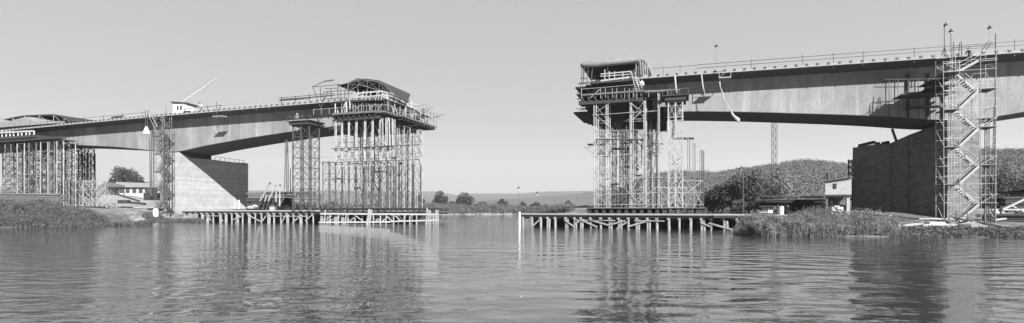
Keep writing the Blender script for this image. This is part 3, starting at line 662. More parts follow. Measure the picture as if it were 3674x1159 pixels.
# upper deck-level railing with leaning planks
T = Thing('plank_railing', 'white plank railing with leaning boards at deck level of the left bridge end', 'railing', P(-30, -1, 23))
g = MB(); g.beam(W(1268, 336, -1.1), W(1371, 327, -1.1), .08, .26); g.beam(W(1268, 350, -1.1), W(1371, 342, -1.1), .08, .2)
g.beam(W(1371, 327, -1.1), P(-24.6, 13, 24.1), .08, .28); g.beam(P(sx(1371, -1.1), -1.1, 23.6), P(-24.6, 13, 23.2), .08, .35); T.add('rail_board', g, M_wood)
random.seed(5)
for x in (1270, 1284, 1302, 1315, 1330, 1352, 1357, 1370): g = MB(); g.beam(W(x-random.uniform(0, 5), 360, -1.15), W(x+2, 326, -1.1), .22, .09); T.add('post', g, M_wood)
for k in range(5): tt = 1+k*2.2; g = MB(); g.beam(P(-24.3, tt-.7, 22.9), P(-24.5, tt, 24.4), .2, .09); T.add('post', g, M_wood)
for a in ((1222, 412, 1240, 368), (1235, 410, 1240, 368), (1244, 408, 1243, 365), (1256, 392, 1254, 362), (1203, 414, 1203, 372), (1212, 412, 1212, 398)): g = MB(); g.beam(W(a[0], a[1], -2.1), W(a[2], a[3], -1.9), .18, .1); T.add('leaning_board', g, M_wood)
# roof
T = Thing('shelter_roof', 'trussed dark shelter roof over the left bridge end', 'roof', P(-28, 4, 23.4))
prof = [(1212, 308), (1248, 299), (1282, 283), (1318, 285), (1360, 290), (1388, 308), (1410, 330), (1428, 352)]
pts = [W(x, y, 0.8) for x, y in prof]; Tv = P(0, 11.5, 0)-P(0, 0, 0); Tr = P(0, 4.5, 0)-P(0, 0, 0)
g = MB()
dz = Vector((0, 0, .1)); TT = [Tv]*5+[Tv*.75, Tv*.5, Tr*.9]
for i, (a, c) in enumerate(zip(pts[:-1], pts[1:])): g.hexa([a, c, c+TT[i+1], a+TT[i], a+dz, c+dz, c+TT[i+1]+dz, a+TT[i]+dz])
T.add('roof_sheet', g, M_felt)
low = [W(x, y, 0.7) for x, y in [(1248, 330), (1290, 304), (1318, 312), (1360, 324), (1388, 334), (1410, 345), (1428, 356)]]
hi = [W(x, y+3, 0.7) for x, y in prof[1:]]
g = MB()
for L in (low, hi):
    for a, c in zip(L[:-1], L[1:]): g.bar(a, c, .1)
for i in range(len(low)):
    g.bar(low[i], hi[i], .06)
    if i+1 < len(low): g.bar(low[i], hi[i+1], .045); g.bar(hi[i], low[i+1], .045)
T.add('front_truss', g, M_tube2)
g = MB()
for k in (3.5,):
    off = P(0, k, 0)-P(0, 0, 0)
    for L in (low, hi):
        for a, c in zip(L[:-1], L[1:]): g.bar(a+off, c+off, .08)
    for i in range(len(low)): g.bar(low[i]+off, hi[i]+off, .05)
T.add('rear_truss', g, M_steel)
for x, y in ((1222, 306), (1250, 300), (1284, 304), (1318, 312), (1363, 324)):
    for tt in (0.8, 12): g = MB(); g.bar(W(x, y, .8)+(P(0, tt-.8, 0)-P(0, 0, 0)), P(sx(x, .8), tt, 23.2), .06); T.add('post', g, M_tube2)
# loose frame left of the roof
T = Thing('pole_frame', 'thin pole frame with a bundled canvas strip left of the left shelter roof', 'frame', P(sx(1170, 0), 0, 23)); g = MB()
for a in ((1120, 312, 1222, 303), (1120, 312, 1168, 290), (1123, 314, 1151, 388), (1176, 326, 1152, 388), (1149, 312, 1152, 372), (1187, 318, 1189, 376), (1212, 300, 1213, 370), (1238, 310, 1237, 362), (1160, 330, 1270, 322), (1120, 348, 1268, 334), (1165, 318, 1215, 316), (1160, 355, 1240, 350)):
    g.bar(W(a[0], a[1], -.1), W(a[2], a[3], -.1), 0.07)
T.add('pole', g, M_pole); g = MB(); g.bar(W(1162, 292, -.1), W(1198, 287, -.1), .14, 6); T.add('canvas_roll', g, M_woodm)
pole_set([(1005, 357, 1122, 348, -.3), (1005, 361, 1110, 354, -.3)], ['upper of two long dark poles lying along the left deck railing', 'lower of two long dark poles lying along the left deck railing'], group='long poles on the left deck', r=.08)
# outrigger rods at the very tip
g = MB(); random.seed(3)
for k in range(10):
    tt = 9+random.random()*8; g.bar(P(-24, tt, 21+random.random()*2.5), P(-21.3+random.random(), tt+random.uniform(-1, 1), 21.3+random.random()*2.6), .04)
for k in range(5): tt = 11+k*1.4; g.bar(P(-22.3, tt, 19.6), P(-22.3, tt, 23.0), .05)
single('tip_rods', g, M_tube2, 'bundle of thin rods sticking out over the river from the left bridge end', 'rods')

# ------------------------------------------------------------------ right tip
T = Thing('formwork_platform', 'dark working platform beneath the deck at the river end of the right half', 'platform', P(18, 0, 19))
g = MB(); g.st(sx(2088, -2.4), sx(2311, -2.4), -2.4, 2.4, 20.45, 20.7); g.st(sx(2311, -2)+.02, sx(2398, -2), -1.9, 2.4, 20.35, 20.55); T.add('plank_deck', g, M_woodm)
g = MB(); s = sx(2090, -2)
while s < sx(2306, -2): g.beam(P(s, -2.2, 20.1), P(s, 2.5, 20.1), .3, .6); s += 1.0
for tt, a in ((-1.9, 2076), (-.6, 2084), (1.0, 2100)): g.st(sx(a, tt), sx(2306, tt), tt, tt+.5, 19.15, 19.75)
g.st(sx(2120, 2), sx(2340, 2), 1.9, 2.5, 18.0, 20.0)
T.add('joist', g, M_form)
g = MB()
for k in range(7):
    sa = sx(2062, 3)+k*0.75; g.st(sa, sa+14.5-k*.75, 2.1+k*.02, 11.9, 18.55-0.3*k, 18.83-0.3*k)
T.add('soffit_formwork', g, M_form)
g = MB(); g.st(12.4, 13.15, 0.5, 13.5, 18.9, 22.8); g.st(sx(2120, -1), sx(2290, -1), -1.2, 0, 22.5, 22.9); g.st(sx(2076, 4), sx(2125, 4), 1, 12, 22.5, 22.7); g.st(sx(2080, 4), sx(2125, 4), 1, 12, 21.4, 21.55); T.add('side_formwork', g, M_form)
g = MB(); g.bar(W(2087, 320, -2.3), W(2300, 302, -2.3), .035)
for x in (2086, 2155, 2172, 2197, 2213, 2241, 2258, 2272, 2285): g.bar(W(x, 352, -2.3), W(x, 316, -2.3), .045)
g.bar(W(2118, 352, -2.3), W(2152, 320, -2.3), .06)
for x in (2327, 2360, 2395): g.bar(W(x, 348, -1.8), W(x, 325, -1.8), .045)
g.bar(W(2315, 325, -1.8), W(2440, 322, -1.8), .035)
T.add('guard_rail', g, M_tube)
g = MB(); random.seed(21)
for k in range(34):
    x = random.uniform(2070, 2125); tt = random.uniform(0, 10); y = random.choice([300, 318, 335, 355, 372, 392])+random.uniform(-4, 4); g.bar(W(x-random.uniform(3, 15), y, tt), W(x+random.uniform(5, 30), y-2, tt), .05)
for x in (2087, 2093, 2108, 2122): g.bar(W(x, 300, 0), W(x, 240, 0), .06); g.bar(W(x-3, 350, 1), W(x-3, 300, 1), .04)
T.add('rod', g, M_steel)
T = Thing('plank_railing', 'pale plank railing in front of the dark canopy on the right bridge end', 'railing', P(20, -1, 23)); g = MB()
for y0, y1, h in ((266, 256, .16), (274, 266, .12), (290, 276, .25)): g.beam(W(2155, y0, -1.2), W(2265, y1, -1.2), .07, h)
T.add('rail_board', g, M_wood)
for x in (2170, 2186, 2205, 2235, 2262): g = MB(); g.beam(W(x, 286, -1.2), W(x, 256 if x != 2170 else 250, -1.2), .12, .14); T.add('post', g, M_wood)
# leaning ladder
def ladder(label, p, q, wdt, m=M_wood):
    T = Thing('ladder', label, 'ladder', p); p = Vector(p); q = Vector(q); a = Vector((CA, -SA, 0))*wdt/2; 
    for sgn in (-1, 1): g = MB(); g.bar(p+a*sgn, q+a*sgn, .07); T.add('rail', g, m)
    g = MB(); n_ = int((q-p).length/.35)
    for k in range(1, n_): c = p+(q-p)*k/n_; g.bar(c-a, c+a, .035)
    T.add('rung', g, m)
ladder('pale wooden ladder leaning between platform and deck of the right bridge end', W(2292, 342, -2.0), W(2272, 258, -1.5), .55)
ladder('short ladder beside the long one on the right bridge end', W(2298, 315, -1.9), W(2283, 278, -1.6), .45)
# canopy
T = Thing('tarpaulin_canopy', 'pale bulging tarpaulin canopy over the right bridge end', 'canopy', P(18, 4, 23.3)); g = MB()
xs_ = [2083, 2092, 2110, 2140, 2180, 2220, 2260, 2284, 2290]; yt = [229, 220, 213, 209, 207, 205, 203, 202, 206]; yb = [236, 239, 241, 240, 236, 232, 227, 222, 214]
rings = []
for x, a, c in zip(xs_, yt, yb):
    s = sx(x, -.8); zt = zy(x, a, -.8); zb = zy(x, c, -.8)
    rings.append([P(s, -.55, zb), P(s, -.95, zb+(zt-zb)*.3), P(s, -.9, zb+(zt-zb)*.7), P(s, -.3, zt), P(s, 3, zt+.5), P(s, 8, zt+.3), P(s, 12.5, zt-.6), P(s, 12.5, zt-1.1), P(s, 8, zt-.3), P(s, 3, zt-.2)])
g.loft(rings); T.add('tarpaulin', g, M_tarp, smooth=True)
g = MB()
for x, y in ((2093, 238), (2107, 240), (2122, 242), (2290, 215)):
    for tt in (-.4, 6, 12): s = sx(x, -.4); g = MB(); g.bar(P(s, tt, zdeck(s)), P(s+.2, tt, zy(x, y, -.4)), .05); T.add('post', g, M_pole)
g = MB(); g.bar(W(2178, 234, -.4), W(2182, 262, -.4), .06); T.add('post', g, M_pole)
g = MB(); random.seed(77)
for k in range(22): x = random.uniform(2080, 2160); y = random.uniform(236, 285); g.bar(W(x, y, random.uniform(-.5, 6)), W(x+random.uniform(6, 26), y+random.uniform(-10, 10), random.uniform(-.5, 6)), .045)
T.add('bracing', g, M_pole)
g = MB(); a = sx(2150, 1.5); c = sx(2300, 1.5); g.hexa([P(a, 2.2, 23.3), P(c+.5, 2.2, 23.3), P(c+.5, 2.4, 23.3), P(a, 2.4, 23.3), P(a-2.5, 2.2, 26.2), P(c-.3, 2.2, 26.4), P(c-.3, 2.4, 26.4), P(a-2.5, 2.4, 26.2)])
T.add('back_boarding', g, M_felt)
T = Thing('end_scaffold', 'tangled tube scaffold leaning at the landward side of the tarpaulin canopy', 'scaffold', P(22, 2, 23.3)); g = MB(); random.seed(8)
for k in range(6):
    x = 2284+k*8
    for q in (((x, 262+k*3, -.2), (x-4+k*1.0, 203+k*3.5, -.2)), ((x, 268, 5), (x-4, 210+k*5, 5))): gg = MB(); gg.bar(W(*q[0]), W(*q[1]), .06); T.add('post', gg, M_tube)
for k in range(16): x = random.uniform(2282, 2305); y = random.uniform(208, 262); g.bar(W(x, y, random.choice([0, 2])), W(x+random.uniform(8, 28), y+random.uniform(-12, 14), 0), .045)
g.bar(W(2284, 203, 0), W(2322, 217, 0), .05); g.bar(W(2318, 213, 0), W(2341, 272, 0), .06)
T.add('bracing', g, M_tube); g = MB(); g.prism([W(2294, 262, 5), W(2342, 272, 5), W(2318, 222, 5), W(2296, 210, 5)], P(0, .2, 0)-P(0, 0, 0)); T.add('side_cloth', g, M_felt)

# ------------------------------------------------------------------ far left: another scaffolded section
LG2 = 'scaffold towers at the far left'
fx = [(18, 40), (62, 88), (104, 130), (146, 172), (178, 196), (204, 228)]
nm = ['first', 'second', 'third', 'fourth', 'fifth', 'sixth']
for i, (a, b_) in enumerate(fx):
    frame_tower('scaffold_tower', '%s scaffold tower from the left edge, standing behind the timber stack' % nm[i], 'scaffold tower', sx(a, -1.5), sx(b_, -1.5), -1.5, 1.0, 3.0, zy(120, 512, -1.5), 5, .11, .045, ml=(M_tube if i % 2 else M_tube2), mb_=(M_tube2 if i % 2 else M_pole), group=LG2, xb=(i % 2 == 0))
for i, (a, b_) in enumerate([(10, 50), (80, 120), (150, 200), (235, 258), (270, 292)]):
    frame_tower('scaffold_tower', '%s dark scaffold tower in the rear row of the far left scaffold' % nm[i], 'scaffold tower', sx(a, 7), sx(b_, 7), 7, 10, 2.8, zweb(sx(a, 7))-.5, 7, .15, .07, ml=M_tube2 if i < 3 else M_pole, mb_=M_steel, group=LG2)
frame_tower('scaffold_tower', 'taller dark scaffold tower right of the far left scaffold', 'scaffold tower', sx(296, 12), sx(312, 12), 12, 14, 2.8, zweb(-107)-.3, 7, .15, .05, ml=M_pole, mb_=M_steel, group=LG2)
for i, (a, b_) in enumerate([(236, 262), (272, 296), (300, 330)]):
    frame_tower('low_scaffold', '%s low pale scaffold bay right of the timber stack' % nm[i], 'scaffold', sx(a, 2), sx(b_, 2), 2, 5, 3.0, 9.5, 3, .07, .06, ml=M_tube, mb_=M_tube, group='low scaffold bays on the left')
T = Thing('formwork_platform', 'dark platform on the scaffold at the far left edge', 'platform', P(-125, 0, 19)); g = MB()
g.st(-150, sx(130, -2), -2.3, 2.3, 19.7, 20.3); T.add('plank_deck', g, M_woodd); g = MB(); g.st(-150, sx(228, -2), -2.0, -1.4, 19.1, 19.6); g.st(sx(140, -1), sx(225, -1), -1.5, 2, 18.9, 19.05); T.add('joist', g, M_form)
g = MB()
for x in range(8, 128, 14): g.beam(W(x, 494, -2), W(x+random.uniform(-4, 4), 470, -1.5), .25, .1)
g.beam(W(0, 476, -2), W(120, 470, -1.6), .1, .4); T.add('rail_board', g, M_wood)
g = MB(); g.st(-150, sx(225, 3), 2.2, 2.45, 19.0, 20.1); g.st(sx(170, 3), sx(238, 3), 1.6, 2.1, 17.6, 19.0)
T.add('side_formwork', g, M_form)
T = Thing('shelter_roof', 'low dark arched roof over pale formwork at the far left', 'roof', P(-120, 5, 23)); g = MB()
pr = [(-60, 440), (5, 434), (45, 424), (88, 417), (140, 415), (192, 413), (230, 425), (262, 438)]
pts = [W(x, y, 2.0) for x, y in pr]
for a, c in zip(pts[:-1], pts[1:]): g.hexa([a, c, c+Tv, a+Tv, a+Vector((0, 0, .25)), c+Vector((0, 0, .25)), c+Tv+Vector((0, 0, .25)), a+Tv+Vector((0, 0, .25))])
T.add('roof_sheet', g, M_felt); g = MB()
for i in range(len(pts)): g.bar(pts[i], P(sx(pr[i][0], 2), 2, 23), .07)
for i in range(len(pts)-1): g.bar(pts[i], P(sx(pr[i+1][0], 2), 2, 23.2), .05)
T.add('post', g, M_tube)
g = MB(); rr = []
for x in np.linspace(-60, 205, 16):
    s = sx(x, 1); zt = zy(x, 424+6*math.sin(x*.05)+(4 if x < 40 else 0)+max(0, x-150)*.25, 1); rr.append([P(s, .4, 23.3), P(s, .5, zt-.6), P(s, 1.4, zt), P(s, 6, zt+.4), P(s, 6, 23.3)])
g.loft(rr); single('canvas_cover', g, M_tarp, 'pale rumpled canvas cover on the deck beneath the far left roof', 'tarpaulin', smooth=False)

def log_stack(name, label, p, q, rows, depth, r, m, jitter=.6, group=None, cat='timber stack'):
    p = Vector(p); q = Vector(q); T = MB(); d = (q-p).normalized(); nrm = Vector((-d.y, d.x, 0))
    for j in range(rows):
        for k in range(depth):
            a = random.uniform(-jitter, jitter); b_ = random.uniform(-jitter, jitter)
            o = nrm*(k*2.05*r+(j % 2)*r)+Vector((0, 0, r+j*1.8*r+random.uniform(-.03, .03)))
            T.bar(p+d*a+o, q+d*b_+o+Vector((0, 0, random.uniform(-.1, .1))), r, 7, r*random.uniform(.75, .95))
    return single(name, T, m, label, cat, group)
log_stack('timber_stack', 'long stack of grey timbers in front of the far left scaffold', G(-40, 105, 3.0), G(218, 110, 3.0), 11, 2, .15, M_woodm, 1.4)
log_stack('timber_stack', 'lower timber heap right of the long grey stack on the left bank', G(235, 112, 2.3), G(385, 113, 2.3), 4, 2, .14, M_woodd)

g = MB(); random.seed(41)
for x0, x1, y0, y1, tt in ((146, 232, 585, 612, 3), (150, 200, 548, 560, 4), (96, 140, 640, 660, 5)):
    n_ = 10; rr = [[W(x0+(x1-x0)*k/n_, y0+random.uniform(-2, 2), tt), W(x0+(x1-x0)*k/n_, y1+random.uniform(-2, 3), tt+random.uniform(-.2, .4)), W(x0+(x1-x0)*k/n_, y1, tt+.5), W(x0+(x1-x0)*k/n_, y0, tt+.5)] for k in range(n_+1)]; g.loft(rr)
single('hanging_tarpaulin', g, M_tarp, 'pale canvas sheets hanging among the far left scaffold columns', 'tarpaulin')
T = Thing('cross_bracing', 'tangle of thin dark braces and stagings inside the far left scaffold', 'bracing', P(-125, 4, 3)); g = MB(); q = MB()
for k in range(110):
    x = random.uniform(0, 300); y = random.uniform(530, 700); tt = random.uniform(1.5, 9); g.bar(W(x, y, tt), W(x+random.uniform(10, 45), y+random.choice([-1, 1])*random.uniform(0, 40), tt), .06)
for k in range(12): x = random.uniform(0, 220); y = random.uniform(540, 680); q = MB(); q.beam(W(x, y, 3), W(x+random.uniform(20, 60), y-1, 3), 1.2, .12); T.add('staging', q, M_woodd)
T.add('bracing', g, M_pole)
# ------------------------------------------------------------------ stair towers
def stair_tower(label, xa, xb, tf, tb, z0, z1, rise, m_post, m_fl, m_dark, extra_posts=(), xl=None, pr=.055):
    s0, s1 = sx(xa, tf), sx(xb, tf); tm = (tf+tb)/2
    T = Thing('stair_tower', label, 'stair tower', P((s0+s1)/2, tm, z0), 'scaffold stair towers')
    wl = xl or 1.1
    for s in (s0-wl, s0, s1, s1+wl*.9):
        for tt in (tf, tb):
            g = MB(); g.bar(P(s, tt, z0), P(s+random.uniform(-.1, .1), tt, z1+random.uniform(0, 1.0)), pr, 6); T.add('post', g, m_post)
    z = z0; k = 0
    led = MB()
    while z < z1-.5:
        zn = min(z+rise, z1)
        a, b_ = (s0, s1) if k % 2 == 0 else (s1, s0); lane = (tf+.1, tm-.05) if k % 2 == 0 else (tm+.05, tb-.1)
        fl = MB()
        for tt in lane: fl.beam(P(a, tt, z), P(b_, tt, zn), .07, .27)
        ns = 9
        for j in range(ns):
            u = (j+.5)/ns; c = P(a+(b_-a)*u, (lane[0]+lane[1])/2, z+(zn-z)*u); dv_ = P(0, lane[1]-lane[0], 0)-P(0, 0, 0)
            fl.beam(c-dv_/2, c+dv_/2, .28, .05)
        f_o = T.add('stair_flight', fl, m_fl if k % 2 == 0 else m_fl)
        hr = MB()
        hr.bar(P(a, lane[0], z+1), P(b_, lane[0], zn+1), .035); hr.bar(P(a, lane[0], z+.55), P(b_, lane[0], zn+.55), .028)
        T.add('handrail', hr, m_post, f_o)
        ld = MB(); sd = -1 if b_ == s0 else 1
        ld.st(min(b_, b_+sd*wl), max(b_, b_+sd*wl), tf, tb, zn-.14, zn-.04); T.add('landing', ld, m_dark)
        for tt in (tf, tb):
            led.bar(P(s0-wl, tt, zn), P(s1+wl, tt, zn), .026)
            if random.random() < .6: led.bar(P(b_, tt, zn), P(b_+sd*wl, tt, zn+1.1), .03)
            led.bar(P(s0-wl, tt, zn+1), P(s0, tt, zn+1), .03); led.bar(P(s1, tt, zn+1), P(s1+wl, tt, zn+1), .03)
        for s in (s0-wl, s1+wl*.9): led.bar(P(s, tf, zn), P(s, tb, zn), .03); led.bar(P(s, tf, z), P(s, tb, zn), .03)
        z = zn; k += 1
    T.add('ledger', led, m_post)
    return T
random.seed(31)
stair_tower('tall scaffold stair tower with white zigzag flights in front of the right pier', 3444, 3520, -5.2, -3.0, 1.1, zy(3500, 215, -5), 2.32, M_tube, M_stair, M_woodd, xl=1.6, pr=.037)
stair_tower('narrow scaffold stair tower beside the left pier', 560, 584, -2.5, -.9, 3.0, zy(575, 425, -2), 1.9, M_tube2, M_woodm, M_woodd, xl=.55)
T = Thing('tube_cage', 'upright tube cage attached left of the right stair tower', 'scaffold', P(sx(3410, -4), -4, 1))
for x, y in ((3403, 790), (3413, 790), (3424, 790)):
    g = MB(); g.bar(W(x-4, y, -4.2), W(x+4, 175 if x != 3403 else 250, -4.2), .05, 6); T.add('post', g, M_tube)
g = MB()
for k, y in enumerate(range(225, 790, 30)): g.bar(W(3398, y, -4.2), W(3450, y-2, -4.2), .035); 
for k, y in enumerate(range(240, 760, 55)): g.bar(W(3400, y+40, -4.2), W(3448, y, -4.2), .03)
T.add('ledger', g, M_tube)
pole_set([(3532, 800, 3534, 440, -4), (3540, 800, 3541, 435, -4), (3548, 800, 3549, 425, -4), (3556, 800, 3566, 380, -4), (3568, 800, 3572, 120, -5)],
         ['leftmost upright bar on the right side of the right stair tower', 'second upright bar on the right side of the right stair tower', 'third upright bar on the right side of the right stair tower', 'leaning upright bar on the right side of the right stair tower', 'tallest bar rising above the right stair tower'], 'steel_bar', 'bar', 'upright bars beside the right stair tower', M_pole, .06)
pole_set([(3418, 300, 3422, 150, -4), (3440, 250, 3443, 155, -4), (3448, 260, 3449, 148, -4), (3538, 180, 3560, 150, -4), (3520, 185, 3548, 148, -4), (3415, 172, 3570, 160, -4)],
         ['left of the short poles above the head of the right stair tower', 'middle short pole above the head of the right stair tower', 'right short pole above the head of the right stair tower', 'leaning pole at the head of the right stair tower, right one', 'leaning pole at the head of the right stair tower, left one', 'horizontal pole across the head of the right stair tower'], 'scaffold_pole', 'pole', 'poles at the head of the right stair tower', M_pole, .055)
# scaffold on the web beside the right pier
T = Thing('web_scaffold', 'dark battens and plank stagings on the girder face beside the right pier', 'scaffold', P(58, 2, 16))
for x in (3258, 3330, 3386): g = MB(); g.beam(W(x, 425, 2.4), W(x, 262, 2.4), .2, .2); T.add('batten', g, M_form)
g = MB()
for x in (3190, 3222, 3295, 3350): g.bar(W(x, 425, 2.3), W(x, 285, 2.3), .05)
for a in ((3175, 365, 3260, 325), (3175, 285, 3400, 282), (3340, 300, 3300, 340)): g.bar(W(a[0], a[1], 1.6), W(a[2], a[3], 1.6), .045)
T.add('standard', g, M_steel)
for a in ((3235, 338, 3430, 325, -1.2, 1.9), (3262, 383, 3395, 376, .6, 2.2), (3342, 308, 3438, 304, -2.5, 1.9), (3345, 284, 3420, 280, -2.5, 1.9)):
    g = MB(); s_a, s_b = sx(a[0], a[4]), sx(a[2], a[4]); g.st(s_a, s_b, a[4], a[5], zy(a[0], a[1], a[4])-.1, zy(a[0], a[1], a[4])); T.add('plank_staging', g, M_woodd)

for lab, x0, x1, y0, y1, ta, tb, n_, seed in (('tangle of thin dark tubes and short planks under the right working platform', 2125, 2400, 400, 560, 1, 12, 90, 51),
                                        ('tangle of thin tubes and short planks in the upper part of the left scaffold', 1200, 1480, 440, 600, 1, 12, 80, 52)):
    T = Thing('cross_bracing', lab, 'bracing', W((x0+x1)/2, y1, 4), 'loose bracing inside the scaffolds'); random.seed(seed); g = MB()
    for k in range(n_):
        x = random.uniform(x0, x1-30); y = random.uniform(y0, y1); tt = random.uniform(ta, tb); kind_ = random.random()
        if kind_ < .4: g.bar(W(x, y, tt), W(x+random.uniform(20, 60), y+random.uniform(-3, 3), tt), .045)
        elif kind_ < .75: g.bar(W(x, y, tt), W(x+random.uniform(10, 40), y+random.choice([-1, 1])*random.uniform(15, 60), tt), .04)
        else: g.bar(W(x, y, tt), W(x+random.uniform(-2, 2), y+random.uniform(30, 110), tt), .06)
    T.add('bracing', g, M_pole)
    for k in range(9):
        x = random.uniform(x0, x1-40); y = random.uniform(y0+10, y1+120); tt = random.uniform(ta, tb); g = MB(); g.beam(W(x, y, tt), W(x+random.uniform(12, 40), y+random.uniform(-3, 6), tt), .9, random.uniform(.08, .3)); T.add('staging', g, M_woodd)
for i, (x, y, tt, a_, b_) in enumerate(((2372, 440, 7, 2.0, 3.6), (2418, 455, 4, .6, 3.4), (2290, 405, 5, 1.4, 2.6))):
    g = MB(); g.hexa([W(x, y, tt)+Vector(v) for v in ((-a_/2, 0, -b_/2), (a_/2, 0, -b_/2+.4), (a_/2, .3, -b_/2+.4), (-a_/2, .3, -b_/2), (-a_*.3, 0, b_/2), (a_/2, 0, b_/2), (a_/2, .3, b_/2), (-a_*.3, .3, b_/2))])
    single('hung_boarding', g, M_form, ['large dark formwork panel hanging between right scaffold and support tower', 'slim dark formwork panel hanging behind the right support tower', 'dark formwork panel hanging behind the second column pair on the right'][i], 'panel', 'hanging formwork panels')
# ------------------------------------------------------------------ trestles
def trestle(label, A_, B_, n, ztop_, depth, back, zbase=-2, lane=3, group='timber trestle jetties', spacing_jit=.25, d2=None):
    A_ = Vector((A_.x, A_.y, 0)); B_ = Vector((B_.x, B_.y, 0)); d = (B_-A_); L = d.length; d.normalize(); nrm = Vector((-d.y, d.x, 0))
    if nrm.y < 0: nrm = -nrm
    T = Thing('timber_trestle', label, 'trestle', A_, group)
    random.seed(int(L))
    xs2 = []
    for i in range(n):
        u = L*(i+.3+random.uniform(-spacing_jit, spacing_jit)*.6)/n; xs2.append(u); lean = random.uniform(-.12, .12)
        g = MB(); r = random.uniform(.12, .19)
        g.bar(A_+d*(u+lean)+Vector((0, 0, zbase)), A_+d*u+Vector((0, 0, ztop_-.75)), r*1.1, 8, r)
        if random.random() < .35: g.bar(A_+d*(u+.32+lean*2)+Vector((0, 0, zbase)), A_+d*(u+.3)+Vector((0, 0, ztop_-.75)), r, 8, r)
        T.add('pile', g, M_pile)
    for k, row in enumerate(back):
        for i in range(n//2):
            u = L*(i+.5+random.uniform(-.2, .2))/(n//2)
            g = MB(); g.bar(A_+d*u+nrm*row+Vector((0, 0, zbase)), A_+d*u+nrm*row+Vector((0, 0, ztop_-.75)), .15, 6); T.add('pile', g, M_woodm)
    g = MB()
    for u in xs2: g.beam(A_+d*u-nrm*.35+Vector((0, 0, ztop_-.6)), A_+d*u+nrm*depth+Vector((0, 0, ztop_-.6)), .26, .28)
    T.add('cross_beam', g, M_pile)
    g = MB()
    for o in (.0, 1.6, 3.4): g.beam(A_+nrm*o+Vector((0, 0, ztop_-.33)), B_+nrm*o+Vector((0, 0, ztop_-.33)), .22, .24)
    T.add('stringer', g, M_woodd)
    g = MB(); g.hexa([A_+nrm*back[0]*1.3+Vector((0, 0, -1)), B_+nrm*back[0]*1.3+Vector((0, 0, -1)), B_+nrm*(back[0]*1.3+.15)+Vector((0, 0, -1)), A_+nrm*(back[0]*1.3+.15)+Vector((0, 0, -1)), A_+nrm*back[0]*1.3+Vector((0, 0, ztop_-.75)), B_+nrm*back[0]*1.3+Vector((0, 0, ztop_-.75)), B_+nrm*(back[0]*1.3+.15)+Vector((0, 0, ztop_-.75)), A_+nrm*(back[0]*1.3+.15)+Vector((0, 0, ztop_-.75))]); T.add('added_dark_sheet', g, M_woodd)  # dark sheet added behind the piles to blacken the space under the deck
    g = MB(); u = -.2
    g.hexa([A_-nrm*.3+Vector((0, 0, ztop_-.2)), B_-nrm*.3+Vector((0, 0, ztop_-.2)), B_+nrm*depth+Vector((0, 0, ztop_-.2)), A_+nrm*(d2 or depth)+Vector((0, 0, ztop_-.2)),
            A_-nrm*.3+Vector((0, 0, ztop_-.1)), B_-nrm*.3+Vector((0, 0, ztop_-.1)), B_+nrm*depth+Vector((0, 0, ztop_-.1)), A_+nrm*(d2 or depth)+Vector((0, 0, ztop_-.1))])
    T.add('plank_deck', g, M_woodm)
    g = MB(); g.beam(A_-nrm*.2+Vector((0, 0, ztop_)), B_-nrm*.2+Vector((0, 0, ztop_)), .16, .16)
    T.add('edge_beam', g, M_wood)
    i = 1
    while i < n-1:
        if random.random() < .8:
            g = MB(); up = random.random() < .5; u0 = xs2[i]+random.uniform(-.3, .3); u1 = xs2[min(n-1, i+random.choice([1, 1, 2, 2]))]+random.uniform(-.5, .3)
            lo_, hi_ = random.uniform(-.1, .5), ztop_-random.uniform(.8, 1.1)
            z0, z1 = (lo_, hi_) if up else (hi_, lo_)
            g.beam(A_+d*u0-nrm*.22+Vector((0, 0, z0)), A_+d*u1-nrm*.22+Vector((0, 0, z1)), .1, .22); T.add('brace', g, M_pile)
        i += random.choice([1, 2])
    for k in range(3):
        u = L*random.random()*.8; g = MB(); g.beam(A_+d*u-nrm*.25+Vector((0, 0, ztop_*.55)), A_+d*(u+4)-nrm*.25+Vector((0, 0, ztop_*.55)), .09, .15); T.add('brace', g, M_pile)
    return T, A_, B_, d, nrm
TL, a1, b1_, dl, nl = trestle('long timber trestle jetty in front of the left pier and scaffold', G(655, 108, 0), G(1500, 94, 0), 36, 2.4, 17, (3, 7), d2=5)
TR, a2, b2_, dr, nr = trestle('long timber trestle jetty carrying the right scaffold', G(1872, 78.5, 0), G(2712, 62.5, 0), 24, 1.95, 19, (3, 6, 11), d2=19)
# dark sheets added under the jetties to deepen shade are built with the trestles
# white mooring post and fender
g = MB(); g.bar(G(1864, 77.5, -2), G(1864, 77.5, 2.25), .16, 10); single('mooring_post', g, M_white, 'white painted post in the water at the tip of the right jetty', 'post')
T = Thing('timber_fender', 'pale timber fender frame floating along the outer end of the left jetty', 'fender', G(1160, 94, 0)); FA, FB = 1158, 1573
def FP(x, z): return G(x, 95.5+(91-95.5)*(x-FA)/(FB-FA), z)
g = MB(); g.beam(FP(1150, 1.85), FP(1574, 1.75), .2, .3); T.add('top_rail', g, M_wood)
g = MB(); g.beam(FP(1145, .25), FP(1400, .38), .3, .28); g.beam(FP(1398, .45), FP(1574, .75), .25, .24); T.add('bottom_rail', g, M_wood)
for x, dx_, zt in ((1160, 8, 2.5), (1182, 3, 1.9), (1210, 6, 1.9), (1236, 6, 1.8), (1312, 13, 2.7), (1320, 13, 2.6), (1340, 0, 1.9), (1365, 0, 1.8), (1385, 0, 1.7), (1412, 0, 1.7), (1450, 1, 1.8), (1470, 0, 1.5), (1494, 1, 1.6), (1527, 5, 2.9), (1534, 4, 2.6), (1543, 0, 2.5), (1556, -1, 1.8), (1563, 2, 2.6), (1571, 0, 2.5)):
    g = MB(); g.bar(FP(x, -1.5), FP(x+dx_, zt), .13 if x not in (1312, 1320) else .22, 7); T.add('pile', g, M_pile)
